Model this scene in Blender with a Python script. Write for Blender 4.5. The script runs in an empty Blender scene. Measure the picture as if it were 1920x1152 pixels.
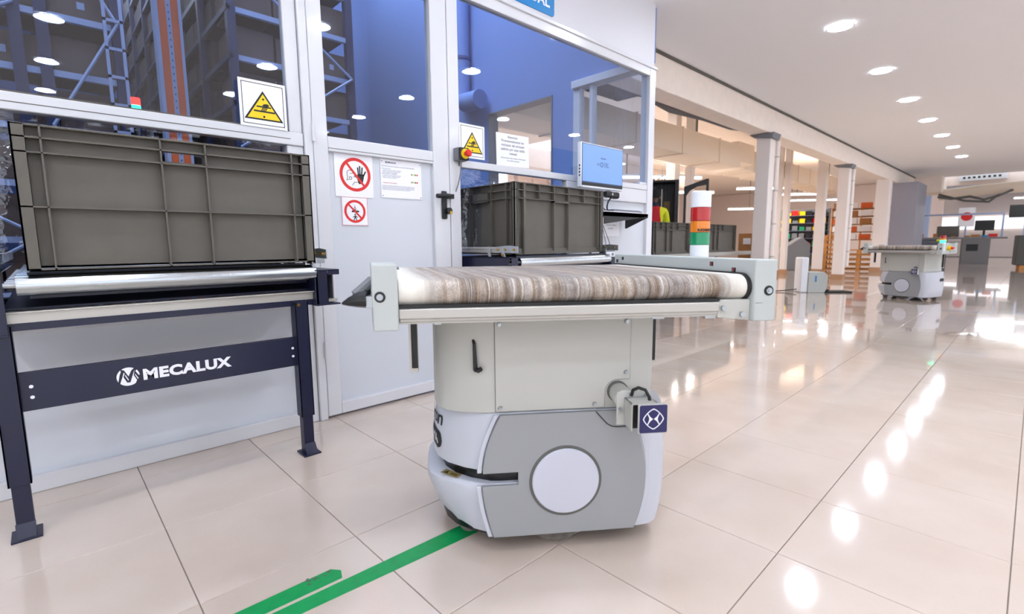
import bpy, bmesh, math, random
from mathutils import Vector, Matrix
C = bpy.context.scene.collection
SC = bpy.context.scene
R = math.radians
random.seed(7)

# ------------------------------------------------------------------ camera, world, exposure
YAW, PITCH, ROLL = 43.477, 7.321, -0.511
cam = bpy.data.cameras.new('camera'); camo = bpy.data.objects.new('camera', cam); C.objects.link(camo)
cam.sensor_width = 36; cam.lens = 17.427; cam.clip_start = .05; cam.clip_end = 200
yw, pt, rl = R(YAW), R(PITCH), R(ROLL)
fw = Vector((math.sin(yw)*math.cos(pt), math.cos(yw)*math.cos(pt), -math.sin(pt)))
rt = Vector((math.cos(yw), -math.sin(yw), 0)); up = rt.cross(fw)
r2 = rt*math.cos(rl)+up*math.sin(rl); u2 = up*math.cos(rl)-rt*math.sin(rl)
M = Matrix((r2, u2, -fw)).transposed().to_4x4(); M.translation = Vector((0, 0, .85))
camo.matrix_world = M
cam.dof.use_dof = True; cam.dof.focus_distance = 2.0; cam.dof.aperture_fstop = 3.2
SC.camera = camo
SC.view_settings.view_transform = 'Standard'; SC.view_settings.look = 'None'
SC.view_settings.gamma = 1; SC.view_settings.use_curve_mapping = False
SC.view_settings.exposure = 0.48
w = bpy.data.worlds.new('world'); SC.world = w; w.use_nodes = True
w.node_tree.nodes['Background'].inputs[0].default_value = (.86, .92, 1, 1)
w.node_tree.nodes['Background'].inputs[1].default_value = 1.4
try:
    SC.cycles.max_bounces = 8; SC.cycles.diffuse_bounces = 4; SC.cycles.glossy_bounces = 4
    SC.cycles.transparent_max_bounces = 24; SC.cycles.transmission_bounces = 6
    SC.cycles.sample_clamp_indirect = 6; SC.cycles.caustics_reflective = False
except Exception: pass
LAMP = 90.0

# ------------------------------------------------------------------ materials
def lin(c):
    return tuple((x/12.92 if x <= .04045 else ((x+.055)/1.055)**2.4) for x in (v/255 for v in c))
def mat(name, rgb, rough=.5, metal=0., spec=.5, var=0., vscale=8., bump=0., bscale=200., emit=0., stretch=None, coat=0., alpha=1.):
    m = bpy.data.materials.new(name); m.use_nodes = True
    nt = m.node_tree; b = nt.nodes['Principled BSDF']; c = lin(rgb)
    b.inputs['Base Color'].default_value = (*c, 1); b.inputs['Roughness'].default_value = rough
    b.inputs['Metallic'].default_value = metal; b.inputs['Specular IOR Level'].default_value = spec
    b.inputs['Coat Weight'].default_value = coat; b.inputs['Coat Roughness'].default_value = .08
    if alpha < 1: b.inputs['Alpha'].default_value = alpha
    if emit: b.inputs['Emission Color'].default_value = (*c, 1); b.inputs['Emission Strength'].default_value = emit
    if var or bump:
        tc = nt.nodes.new('ShaderNodeTexCoord'); mp = nt.nodes.new('ShaderNodeMapping')
        nt.links.new(tc.outputs['Object'], mp.inputs[0])
        if stretch: mp.inputs['Scale'].default_value = stretch
    if var:
        n = nt.nodes.new('ShaderNodeTexNoise'); n.inputs['Scale'].default_value = vscale; n.inputs['Detail'].default_value = 6
        nt.links.new(mp.outputs[0], n.inputs['Vector'])
        rp = nt.nodes.new('ShaderNodeValToRGB')
        rp.color_ramp.elements[0].position = .3; rp.color_ramp.elements[1].position = .7
        rp.color_ramp.elements[0].color = (*[x*(1-var) for x in c], 1)
        rp.color_ramp.elements[1].color = (*[min(1, x*(1+var)) for x in c], 1)
        nt.links.new(n.outputs[0], rp.inputs[0]); nt.links.new(rp.outputs[0], b.inputs['Base Color'])
    if bump:
        n = nt.nodes.new('ShaderNodeTexNoise'); n.inputs['Scale'].default_value = bscale; n.inputs['Detail'].default_value = 3
        nt.links.new(mp.outputs[0], n.inputs['Vector'])
        bp = nt.nodes.new('ShaderNodeBump'); bp.inputs['Strength'].default_value = bump; bp.inputs['Distance'].default_value = .002
        nt.links.new(n.outputs[0], bp.inputs['Height']); nt.links.new(bp.outputs[0], b.inputs['Normal'])
    return m
def glass(name, tint, refl=1.0, rough=.0, bump=0., gcol=(1, 1, 1)):
    m = bpy.data.materials.new(name); m.use_nodes = True; nt = m.node_tree; nt.nodes.clear()
    o = nt.nodes.new('ShaderNodeOutputMaterial'); mx = nt.nodes.new('ShaderNodeMixShader')
    t = nt.nodes.new('ShaderNodeBsdfTransparent'); g = nt.nodes.new('ShaderNodeBsdfGlossy'); f = nt.nodes.new('ShaderNodeFresnel')
    t.inputs[0].default_value = (*tint, 1); g.inputs[0].default_value = (*gcol, 1); g.inputs['Roughness'].default_value = rough
    ge = nt.nodes.new('ShaderNodeNewGeometry'); mr = nt.nodes.new('ShaderNodeMapRange'); mr.inputs[3].default_value = 1.5; mr.inputs[4].default_value = 1/1.5
    nt.links.new(ge.outputs['Backfacing'], mr.inputs[0]); nt.links.new(mr.outputs[0], f.inputs[0])   # thin sheet: same reflectance on both faces
    mu = nt.nodes.new('ShaderNodeMath'); mu.operation = 'MULTIPLY'; mu.inputs[1].default_value = refl; mu.use_clamp = True
    nt.links.new(f.outputs[0], mu.inputs[0]); nt.links.new(mu.outputs[0], mx.inputs[0])
    nt.links.new(t.outputs[0], mx.inputs[1]); nt.links.new(g.outputs[0], mx.inputs[2]); nt.links.new(mx.outputs[0], o.inputs[0])
    if bump:
        tc = nt.nodes.new('ShaderNodeTexCoord'); n = nt.nodes.new('ShaderNodeTexNoise'); n.inputs['Scale'].default_value = 14; n.inputs['Detail'].default_value = 3
        bp = nt.nodes.new('ShaderNodeBump'); bp.inputs['Strength'].default_value = bump; bp.inputs['Distance'].default_value = .02
        nt.links.new(tc.outputs['Object'], n.inputs['Vector']); nt.links.new(n.outputs[0], bp.inputs['Height'])
        nt.links.new(bp.outputs[0], g.inputs['Normal']); nt.links.new(bp.outputs[0], f.inputs['Normal'])
    return m
MT = {}
def K(name, *a, **k): MT[name] = mat(name, *a, **k)
K('grout', (118, 108, 100), .8)
K('frame', (215, 216, 221), .28, spec=.5, coat=.25)
K('panel', (207, 211, 219), .33, spec=.5)
K('plaster', (218, 218, 224), .75)
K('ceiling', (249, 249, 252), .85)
K('beam', (246, 234, 224), .7, var=.03)
K('gap', (96, 92, 86), .8)
K('navy', (18, 22, 50), .38, spec=.5, var=.06)
K('zinc', (176, 180, 184), .3, metal=.9)
K('roller', (196, 202, 208), .22, metal=1.)
K('alu', (190, 187, 181), .42, metal=.55)
K('bin', (94, 90, 83), .5, spec=.4, var=.06, vscale=14, bump=.05, bscale=90)
K('bin_dark', (62, 60, 56), .6)
K('black', (20, 20, 22), .45)
K('rubber', (34, 32, 32), .7, bump=.2)
K('tower', (188, 188, 182), .45, bump=.04, bscale=900)
K('box', (186, 192, 190), .5, bump=.18, bscale=700, var=.03, vscale=12)
K('shell', (195, 198, 208), .35, spec=.5)
K('sidegrey', (148, 150, 152), .45, bump=.06, bscale=900)
K('disc', (194, 196, 208), .38)
K('slot', (14, 14, 20), .25)
K('ring', (92, 92, 88), .6)
K('emblem', (32, 32, 84), .4)
K('white', (240, 240, 246), .5)
K('print_black', (28, 28, 30), .6)
K('yellow', (240, 205, 0), .5)
K('red', (214, 28, 24), .45)
K('red_line', (205, 110, 120), .5)
K('green_tape', (0, 146, 76), .42, spec=.4, var=.08, vscale=30)
K('orange', (212, 96, 36), .5, var=.08)
K('rack_blue', (40, 44, 74), .55)
K('rack_beam', (150, 165, 196), .5)
K('carton', (96, 80, 72), .8, var=.18, vscale=3)
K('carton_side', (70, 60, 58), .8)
K('bluewall', (116, 142, 196), .8)
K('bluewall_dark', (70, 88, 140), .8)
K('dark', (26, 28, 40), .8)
K('warehouse_floor', (70, 72, 84), .7)
K('signblue', (20, 128, 196), .4)
K('brass', (190, 150, 70), .3, metal=1.)
K('monitor_white', (232, 236, 244), .4)
K('screen', (112, 150, 208), .25, emit=.22)
K('lens_red', (176, 24, 26), .25, coat=.4)
K('lens_amber', (226, 128, 26), .25, coat=.4)
K('lens_green', (10, 140, 92), .25, coat=.4)
K('glow_red', (255, 50, 40), .3, emit=3.)
K('glow_green', (40, 230, 170), .3, emit=3.)
K('skin', (88, 58, 44), .6)
K('hair', (18, 16, 18), .8)
K('vest_yellow', (226, 232, 40), .7)
K('cloth_red', (190, 26, 40), .8)
K('cloth_navy', (34, 38, 60), .8)
K('column', (236, 228, 224), .6)
K('skirting', (176, 136, 104), .6)
K('hall_far', (236, 220, 212), .8)
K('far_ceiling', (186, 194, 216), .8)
K('duct', (246, 232, 214), .5, metal=.0)
K('duct_dark', (90, 96, 116), .6)
K('wood', (214, 150, 84), .7, var=.15, vscale=6)
K('steel_grey', (120, 122, 128), .5)
K('greywall', (150, 150, 162), .6)
K('paper', (238, 240, 248), .7)
K('doc_line', (120, 124, 140), .7)
K('doc_red', (190, 60, 70), .7)
K('tube', (255, 255, 255), .5, emit=9.)
K('lamp', (232, 241, 255), .5, emit=LAMP)
K('daylight', (250, 250, 255), .5, emit=1.0)
K('belt_black', (22, 22, 26), .6)
K('caster', (112, 106, 98), .8, var=.2, vscale=60)
K('amber_label', (150, 132, 78), .6)
K('screen_dark', (48, 70, 104), .5)
K('cartonbrown', (170, 120, 74), .8, var=.1)
MT['glass'] = glass('glass', (.84, .89, .97), 1.25)
MT['curtain'] = glass('curtain', (.80, .84, .93), 2.0, rough=.05, bump=.8, gcol=(.9, .93, 1))
# tile
def tile_mat():
    m = mat('tile', (212, 200, 192), .085, spec=.75)
    nt = m.node_tree; b = nt.nodes['Principled BSDF']
    tc = nt.nodes.new('ShaderNodeNewGeometry'); n = nt.nodes.new('ShaderNodeTexNoise'); n.inputs['Scale'].default_value = 2.6; n.inputs['Detail'].default_value = 5
    nt.links.new(tc.outputs['Position'], n.inputs['Vector'])
    rp = nt.nodes.new('ShaderNodeValToRGB'); c0 = lin((204, 187, 173)); c1 = lin((213, 198, 186))
    rp.color_ramp.elements[0].color = (*c0, 1); rp.color_ramp.elements[1].color = (*c1, 1)
    rp.color_ramp.elements[0].position = .35; rp.color_ramp.elements[1].position = .65
    nt.links.new(n.outputs[0], rp.inputs[0])
    n2 = nt.nodes.new('ShaderNodeTexNoise'); n2.inputs['Scale'].default_value = 420; n2.inputs['Detail'].default_value = 2
    nt.links.new(tc.outputs['Position'], n2.inputs['Vector'])
    mx = nt.nodes.new('ShaderNodeMix'); mx.data_type = 'RGBA'; mx.blend_type = 'OVERLAY'; mx.inputs[0].default_value = .12
    nt.links.new(rp.outputs[0], mx.inputs[6]); nt.links.new(n2.outputs[0], mx.inputs[7]); nt.links.new(mx.outputs[2], b.inputs['Base Color'])
    b.inputs['Coat Weight'].default_value = .6; b.inputs['Coat Roughness'].default_value = .02
    return m
MT['tile'] = tile_mat()
# conveyor belt: streaks that run along the travel direction (local y), pale at both edges
def belt_mat():
    m = mat('belt', (160, 150, 140), .5, spec=.35); nt = m.node_tree; b = nt.nodes['Principled BSDF']
    tc = nt.nodes.new('ShaderNodeTexCoord'); sx = nt.nodes.new('ShaderNodeSeparateXYZ'); nt.links.new(tc.outputs['Object'], sx.inputs[0])
    # undo the skew: x + .178*y
    ma = nt.nodes.new('ShaderNodeMath'); ma.operation = 'MULTIPLY_ADD'; ma.inputs[1].default_value = .178
    nt.links.new(sx.outputs['Y'], ma.inputs[0]); nt.links.new(sx.outputs['X'], ma.inputs[2])
    def noise(fx, fy, fz, det, lo, hi, c0, c1):
        cb = nt.nodes.new('ShaderNodeCombineXYZ')
        for k, (src, f) in enumerate(((ma.outputs[0], fx), (sx.outputs['Y'], fy), (sx.outputs['Z'], fz))):
            mm = nt.nodes.new('ShaderNodeMath'); mm.operation = 'MULTIPLY'; mm.inputs[1].default_value = f
            nt.links.new(src, mm.inputs[0]); nt.links.new(mm.outputs[0], cb.inputs[k])
        n = nt.nodes.new('ShaderNodeTexNoise'); n.inputs['Scale'].default_value = 1; n.inputs['Detail'].default_value = det
        nt.links.new(cb.outputs[0], n.inputs['Vector'])
        rp = nt.nodes.new('ShaderNodeValToRGB'); rp.color_ramp.elements[0].position = lo; rp.color_ramp.elements[1].position = hi
        rp.color_ramp.elements[0].color = (*c0, 1); rp.color_ramp.elements[1].color = (*c1, 1)
        nt.links.new(n.outputs[0], rp.inputs[0]); return rp.outputs[0]
    base = noise(30, .25, .5, 5, .36, .64, lin((78, 73, 73)), lin((166, 154, 140)))
    tint = noise(110, 3, 3, 4, .38, .62, lin((126, 104, 82)), lin((186, 180, 178)))
    line = noise(260, 1.0, 3, 3, .60, .66, (0, 0, 0), (1, 1, 1))
    dark = noise(120, .6, 1.5, 3, .58, .70, (0, 0, 0), (1, 1, 1))
    grain = noise(500, 260, 260, 3, .3, .7, (.25, .25, .25), (.85, .85, .85))
    def mix(f, a, c, mode='MIX'):
        x = nt.nodes.new('ShaderNodeMix'); x.data_type = 'RGBA'; x.blend_type = mode
        if isinstance(f, float): x.inputs[0].default_value = f
        else: nt.links.new(f, x.inputs[0])
        nt.links.new(a, x.inputs[6])
        if isinstance(c, tuple): x.inputs[7].default_value = (*c, 1)
        else: nt.links.new(c, x.inputs[7])
        return x.outputs[2]
    a = mix(.5, base, tint); a = mix(.6, a, grain, 'OVERLAY'); a = mix(.45, a, noise(60, 45, 45, 5, .35, .65, (.3, .28, .24), (.72, .71, .70)), 'OVERLAY')
    def scal(v, k):
        q = nt.nodes.new('ShaderNodeMath'); q.operation = 'MULTIPLY'; q.inputs[1].default_value = k; nt.links.new(v, q.inputs[0]); return q.outputs[0]
    a = mix(scal(dark, .55), a, lin((92, 84, 84))); a = mix(scal(line, .6), a, lin((232, 226, 216)))
    ab = nt.nodes.new('ShaderNodeMath'); ab.operation = 'ABSOLUTE'
    su = nt.nodes.new('ShaderNodeMath'); su.operation = 'SUBTRACT'; su.inputs[1].default_value = .0
    nt.links.new(ma.outputs[0], su.inputs[0]); nt.links.new(su.outputs[0], ab.inputs[0])
    mr = nt.nodes.new('ShaderNodeMapRange'); mr.inputs[1].default_value = .335; mr.inputs[2].default_value = .40
    nt.links.new(ab.outputs[0], mr.inputs[0]); a = mix(mr.outputs[0], a, lin((232, 228, 218)))
    nt.links.new(a, b.inputs['Base Color'])
    return m
MT['belt'] = belt_mat()

# ------------------------------------------------------------------ mesh helpers
class MB:
    def __init__(s): s.bm = bmesh.new(); s.mats = []; s.mi = 0
    def face(s, vs):
        try:
            f = s.bm.faces.new(vs); f.material_index = s.mi; return f
        except ValueError: return None
    def box(s, x0, x1, y0, y1, z0, z1):
        v = [s.bm.verts.new(p) for p in ((x0,y0,z0),(x1,y0,z0),(x1,y1,z0),(x0,y1,z0),(x0,y0,z1),(x1,y0,z1),(x1,y1,z1),(x0,y1,z1))]
        for q in ((0,3,2,1),(4,5,6,7),(0,1,5,4),(1,2,6,5),(2,3,7,6),(3,0,4,7)): s.face([v[i] for i in q])
        return s
    def prism(s, pts, ax, a, b):
        f = {'y': lambda p, t: (p[0], t, p[1]), 'x': lambda p, t: (t, p[0], p[1]), 'z': lambda p, t: (p[0], p[1], t)}[ax]
        A = [s.bm.verts.new(f(p, a)) for p in pts]; B = [s.bm.verts.new(f(p, b)) for p in pts]
        s.face(A); s.face(B[::-1]); n = len(pts)
        for i in range(n): s.face([A[i], B[i], B[(i+1) % n], A[(i+1) % n]])
        return s
    def loft(s, rings, cap=True, close=True):
        V = [[s.bm.verts.new(p) for p in r] for r in rings]; n = len(V[0])
        for a, b in zip(V, V[1:]):
            for i in range(n if close else n-1): s.face([a[i], a[(i+1) % n], b[(i+1) % n], b[i]])
        if cap and close: s.face(V[0][::-1]); s.face(V[-1])
        return s
    def cyl(s, p, q, r, n=20, r2=None):
        p, q = Vector(p), Vector(q); d = (q-p).normalized(); a = d.orthogonal().normalized(); b = d.cross(a)
        r2 = r if r2 is None else r2
        return s.loft([[c+(a*math.cos(t)+b*math.sin(t))*rr for t in [2*math.pi*i/n for i in range(n)]] for c, rr in ((p, r), (q, r2))])
    def ringm(s, c, r0, r1, y0, y1, n=40):        # annulus facing -y
        P = lambda r, y: [(c[0]+r*math.cos(2*math.pi*i/n), y, c[1]+r*math.sin(2*math.pi*i/n)) for i in range(n)]
        V = [[s.bm.verts.new(p) for p in P(r, y)] for r, y in ((r1, y1), (r1, y0), (r0, y0), (r0, y1))]
        for k in range(4):
            a, b = V[k], V[(k+1) % 4]
            for i in range(n): s.face([a[i], a[(i+1) % n], b[(i+1) % n], b[i]])
        return s
    def tube(s, pts, r, n=8, flat=1.):
        pts = [Vector(p) for p in pts]; rings = []; prev = None
        for i, p in enumerate(pts):
            d = (pts[min(i+1, len(pts)-1)]-pts[max(i-1, 0)]).normalized()
            a = (prev - d*prev.dot(d)).normalized() if prev and (prev-d*prev.dot(d)).length > 1e-4 else d.orthogonal().normalized()
            prev = a; b = d.cross(a); rr = r[i] if isinstance(r, (list, tuple)) else r
            rings.append([p+(a*math.cos(t)+b*math.sin(t)*flat)*rr for t in [2*math.pi*k/n for k in range(n)]])
        return s.loft(rings)
    def build(s, name, m, parent=None, loc=None, bevel=0., smooth=True, **tags):
        bmesh.ops.recalc_face_normals(s.bm, faces=s.bm.faces[:])
        me = bpy.data.meshes.new(name); s.bm.to_mesh(me); s.bm.free()
        for k in (m if isinstance(m, (list, tuple)) else [m]): me.materials.append(MT[k])
        if smooth:
            me.polygons.foreach_set('use_smooth', [True]*len(me.polygons)); me.set_sharp_from_angle(angle=R(32))
        o = bpy.data.objects.new(name, me); C.objects.link(o)
        if parent: o.parent = parent
        if loc: o.location = loc
        if bevel:
            b = o.modifiers.new('bevel', 'BEVEL'); b.width = bevel; b.segments = 2; b.limit_method = 'ANGLE'; b.angle_limit = R(40)
        for k, v in tags.items(): o[k] = v
        return o
def box(name, m, d, parent=None, bevel=0., **t): return MB().box(*d).build(name, m, parent, bevel=bevel, smooth=bool(bevel), **t)
def E(name, loc, label, cat, group=None, rz=0.):
    o = bpy.data.objects.new(name, None); C.objects.link(o); o.location = loc; o.rotation_euler = (0, 0, rz); o.empty_display_size = .1
    o['label'] = label; o['category'] = cat
    if group: o['group'] = group
    return o
def tag(o, label, cat, group=None):
    o['label'] = label; o['category'] = cat
    if group: o['group'] = group
    return o
def children(o): return [c for c in C.objects if c.parent == o]
def dup(o, parent=None):
    kids = children(o); c = o.copy(); C.objects.link(c); c.parent = parent
    for k in kids: dup(k, c)
    return c
def arc(cx, cy, r, a0, a1, n): return [(cx+r*math.cos(R(a0+(a1-a0)*i/n)), cy+r*math.sin(R(a0+(a1-a0)*i/n))) for i in range(n+1)]
def text(name, body, size, m, parent, loc, rot=(R(90), 0, 0), align='LEFT', off=0., sx=1., shear=0., ext=.0002, space=1.):
    cu = bpy.data.curves.new(name, 'FONT'); cu.body = body; cu.size = size; cu.align_x = align; cu.extrude = ext; cu.offset = off; cu.shear = shear; cu.space_character = space
    cu.resolution_u = 3
    t = bpy.data.objects.new(name, cu); C.objects.link(t); bpy.context.view_layer.update()
    me = bpy.data.meshes.new_from_object(t.evaluated_get(bpy.context.evaluated_depsgraph_get()))
    bpy.data.objects.remove(t); me.materials.clear(); me.materials.append(MT[m])
    o = bpy.data.objects.new(name, me); C.objects.link(o); o.parent = parent; o.location = loc; o.rotation_euler = rot; o.scale = (sx, 1, 1)
    return o
S = dict(kind='structure')

# ------------------------------------------------------------------ floor: tiles 0.397 x 0.444 m with open joints
TX, TY = .39701, .44405
fl = box('floor', 'grout', (-9, 34, -11, 13.5, -.05, -.003), **S)
def tile_mesh(name):
    m = MB(); hx, hy, c = TX/2-.0011, TY/2-.0011, .0012
    m.loft([[(-hx,-hy,-.003),(hx,-hy,-.003),(hx,hy,-.003),(-hx,hy,-.003)], [(-hx,-hy,-c),(hx,-hy,-c),(hx,hy,-c),(-hx,hy,-c)],
            [(-hx+c,-hy+c,0),(hx-c,-hy+c,0),(hx-c,hy-c,0),(-hx+c,hy-c,0)]])
    return m.build(name, 'tile', fl, smooth=False)
cells = []
for i in range(-22, 78):
    for j in range(-24, 29):
        x, y = .20113+(i+.5)*TX, 2.19578-(j-.5)*TY-TY/2+TY/2
        y = 2.19578-(j+.5)*TY
        d = Vector((x, y, -.85)); z = d.dot(fw); vis = False
        if z > .15:
            px, py = 960+929.4*d.dot(r2)/z, 576-929.4*d.dot(u2)/z
            vis = -350 < px < 2300 and py < 1500
        cells.append((0 if vis and y < 2.5 else 1, math.hypot(x, y), x, y, i, j))
cells.sort()
near = cells[:290]; rest = cells[290:]
t0 = tile_mesh('tile')
for k, (v, d, x, y, i, j) in enumerate(near):
    t = t0 if k == 0 else t0.copy()
    if k: C.objects.link(t)
    t.location = (x, y, 0); t.rotation_euler = (random.gauss(0, .0002), random.gauss(0, .0002), 0)
m = MB()
for v, d, x, y, i, j in rest:
    if y > 2.5 and x < 3.9: continue
    hx, hy = TX/2-.0012, TY/2-.0012
    m.face([m.bm.verts.new(p) for p in ((x-hx, y-hy, -.0004), (x+hx, y-hy, -.0004), (x+hx, y+hy, -.0004), (x-hx, y+hy, -.0004))])
m.build('distant_tiles', 'tile', fl, smooth=False, kind='stuff')
box('warehouse_floor', 'warehouse_floor', (-6, 3.86, 2.42, 12.9, -.0025, -.0005), fl)

# ------------------------------------------------------------------ ceiling and upper hall
ce = box('ceiling', 'ceiling', (-9, 21.0, -11, 2.84, 2.80, 2.90), **S)
c2 = box('ceiling', 'beam', (3.96, 34, 2.87, 13.3, 3.42, 3.5), **S)
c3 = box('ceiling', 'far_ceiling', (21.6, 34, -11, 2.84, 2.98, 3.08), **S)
bm_ = box('trim_1', 'beam', (3.9, 20.3, 2.86, 3.14, 2.44, 3.42), bevel=.01, **S)
box('trim_2', 'gap', (3.9, 20.3, 2.835, 2.87, 2.775, 3.0), **S)
box('trim_3', 'beam', (3.9, 20.3, 3.14, 3.34, 2.60, 3.42), **S)
box('wall_far', 'hall_far', (33.8, 34, -11, 13.5, 0, 3.5), **S)
box('wall_back', 'hall_far', (3.86, 34, 13.3, 13.5, 0, 3.5), **S)
# soffit ending the flat ceiling
so = box('trim_5', 'beam', (20.3, 21.6, 2.2, 3.5, 2.3, 2.80), **S)
so = box('trim_6', 'hall_far', (21.5, 21.7, -11, 2.4, 2.56, 3.05), **S)

# ------------------------------------------------------------------ partition (front wall of the warehouse booth)
YW = 2.346
Y0, Y1 = YW-.02, YW+.03
wf = MB()
wf.box(-4, 3.88, Y0+.012, Y1, 2.294, 2.86)
W = wf.build('wall_front', 'plaster', smooth=False, **S)
def fr(name, x0, x1, z0, z1, y0=Y0, y1=Y1, b=.004, parent=W, m='frame'): return box(name, m, (x0, x1, y0, y1, z0, z1), parent, bevel=b)
fr('top_rail', -4, 3.885, 2.215, 2.294)
fr('head_ledge', 1.76, 3.90, 2.275, 2.30, Y0-.012)
fr('sill_rail', -4, .917, 1.293, 1.351)
fr('sill_groove', -4, .86, 1.318, 1.321, Y0-.0006, Y0+.01, 0, m='gap') 
fr('sill_rail', 1.79, 3.80, 1.288, 1.33)
fr('post', .859, .917, 1.351, 2.215, Y0+.008)
fr('post', .919, .957, 0, 2.215, Y0-.006)
fr('post', .846, .917, 0, 1.293, Y0+.008)
fr('post', 1.732, 1.806, 0, 2.215)
fr('bottom_rail', -4, .846, 0, .062, Y0+.006)
fr('middle_rail', -4, .846, .56, .60, Y0+.006)
fr('lower_panel', -4, .85, .03, .575, Y0+.028, Y1-.004, m='panel')
fr('panel_bead', .824, .834, .062, .56, Y0+.018, Y0+.03)
fr('post', -1.2, -1.14, 0, 2.215)
# right part: opening 1.806..2.749, then a solid lower panel
fr('post', 2.749, 2.80, 0, 1.288)
fr('lower_panel', 2.79, 3.83, .03, 1.27, Y0+.028, Y1-.004, m='panel')
fr('rail', 2.80, 3.80, 1.178, 1.288, Y0+.004)
fr('bottom_rail', 1.806, 3.82, 0, .062, Y0+.004)
fr('lower_panel', 1.80, 2.75, .05, .59, Y0+.028, Y1-.004, m='panel')
fr('middle_rail', 1.80, 2.75, .56, .61, Y0+.006)
fr('corner_post', 3.80, 3.885, 0, 2.275, Y0-.004, Y0+.08)
fr('glazing_bead', 3.70, 3.80, 1.33, 1.351, Y0+.01)
# windows (panes)
def window(n, x0, x1, z0, z1):
    o = box('window_%d' % n, 'glass', (x0, x1, YW+.004, YW+.010, z0, z1), **S)
window(1, -1.14, .859, 1.351, 2.215); window(2, -4, -1.2, 1.351, 2.215)
window(3, 1.806, 3.80, 1.325, 2.215)
MB().box(-1.14, .859, Y0+.004, YW+.02, 1.351, 1.356).build('glazing_bead', 'gap', W, smooth=False)
# door
d1 = E('door_1', (0, 0, 0), '', ''); del d1['label']; del d1['category']; d1['kind'] = 'structure'
fr('door_stile', .960, 1.030, .012, 2.205, b=.004, parent=d1)
fr('door_stile', 1.620, 1.728, .012, 2.205, b=.004, parent=d1)
fr('door_rail', 1.030, 1.62, .012, .070, parent=d1)
fr('door_rail', 1.030, 1.62, 1.287, 1.355, parent=d1)
fr('door_rail', 1.030, 1.62, 2.14, 2.205, parent=d1)
fr('door_bead', 1.030, 1.62, 1.30, 1.303, Y0-.0006, Y0+.01, 0, parent=d1, m='gap')
fr('door_panel', 1.02, 1.63, .06, 1.295, Y0+.022, Y1-.01, parent=d1, m='panel')
box('door_pane', 'glass', (1.028, 1.622, YW+.004, YW+.010, 1.352, 2.143), d1)
box('door_gap', 'gap', (.9575, .9595, Y0+.01, Y1, 0, 2.2), W)
for z in (1.36, .35):
    MB().cyl((.9585, Y0-.012, z-.04), (.9585, Y0-.012, z+.04), .007, 10).build('hinge', 'frame', d1)
h = MB(); h.box(1.665, 1.70, Y0-.012, Y0, .99, 1.145); h.build('handle_plate', 'black', d1, bevel=.006)
h = MB(); h.tube([(1.682, Y0, 1.115), (1.682, Y0-.05, 1.115), (1.66, Y0-.055, 1.113), (1.60, Y0-.055, 1.11)], [.012, .012, .013, .012], 10); h.box(1.70, 1.735, Y0-.03, Y0, 1.103, 1.128)
h.build('door_handle', 'black', d1)
h = MB(); h.cyl((1.70, Y0, 1.035), (1.70, Y0-.034, 1.035), .018, 16); h.build('lock_cover', 'black', d1)
h = MB(); h.cyl((1.706, Y0-.032, 1.025), (1.706, Y0-.038, 1.025), .009, 12); h.build('key_cylinder', 'brass', d1)
# side wall of the booth (x = 3.86): glazed bay, then the blue wall with an opening
SW = box('wall_side', 'bluewall', (3.86, 3.96, 4.421, 7.15, 0, 5.2), **S)
box('wall_segment', 'bluewall', (3.86, 3.96, 3.167, 3.464, 0, 5.2), SW)
box('wall_segment', 'bluewall', (3.86, 3.96, 3.464, 4.421, 2.305, 5.2), SW)
box('wall_segment', 'bluewall', (3.86, 3.96, 3.464, 4.421, 0, 1.4), SW)
box('opening_lining', 'steel_grey', (3.85, 3.99, 3.455, 3.47, 1.4, 2.305), SW)
box('opening_lining', 'steel_grey', (3.85, 3.99, 4.415, 4.43, 1.4, 2.305), SW)
box('opening_lining', 'steel_grey', (3.85, 3.99, 3.455, 4.43, 2.297, 2.312), SW)
box('wall_segment', 'bluewall', (3.86, 3.96, 2.376, 3.167, 2.36, 5.2), SW)
box('side_head', 'plaster', (3.80, 3.93, 2.376, 3.17, 2.294, 2.36), SW, bevel=.004)
box('side_post', 'frame', (3.83, 3.90, 3.09, 3.167, 0, 2.294), SW, bevel=.004)
box('side_post', 'frame', (3.83, 3.90, 2.94, 2.975, 1.35, 2.294), SW, bevel=.004)
box('side_sill', 'frame', (3.83, 3.90, 2.376, 3.09, 1.29, 1.35), SW, bevel=.004)
box('side_panel', 'panel', (3.85, 3.88, 2.376, 3.09, 0, 1.29), SW)
box('window_4', 'glass', (3.865, 3.871, 2.376, 3.09, 1.35, 2.294), **S)
m = MB(); m.tube([(3.76, 4.78, 5.2), (3.76, 4.78, 2.62), (3.76, 4.76, 2.52), (3.75, 4.70, 2.47), (3.72, 4.60, 2.45), (3.70, 4.38, 2.44)], [.095, .095, .10, .105, .105, .10], 16)
pp = m.build('drain_pipe', 'bluewall'); tag(pp, 'thick vertical pipe with an elbow at its foot on the blue wall', 'pipe')
for z in (2.95, 4.2): MB().cyl((3.76, 4.78, z), (3.76, 4.78, z+.03), .107, 20).build('pipe_clamp', 'bluewall_dark', pp)
# interior shell
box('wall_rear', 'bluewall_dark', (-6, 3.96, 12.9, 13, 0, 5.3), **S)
m = MB(); m.prism([(3.96, 7.15)]+[(3.86-.5+.5*math.cos(R(a)), 7.15+.5*math.sin(R(a))) for a in range(0, 91, 10)]+[(3.3, 7.75), (3.96, 7.75)], 'z', 0, 5.2)
m.build('rounded_corner', 'bluewall', SW)
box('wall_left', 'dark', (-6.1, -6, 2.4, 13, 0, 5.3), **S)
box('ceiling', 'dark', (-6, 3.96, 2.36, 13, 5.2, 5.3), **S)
box('wall_upper', 'bluewall_dark', (-6, 3.96, 2.352+.03, 2.46, 2.86, 5.3), **S)

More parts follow.
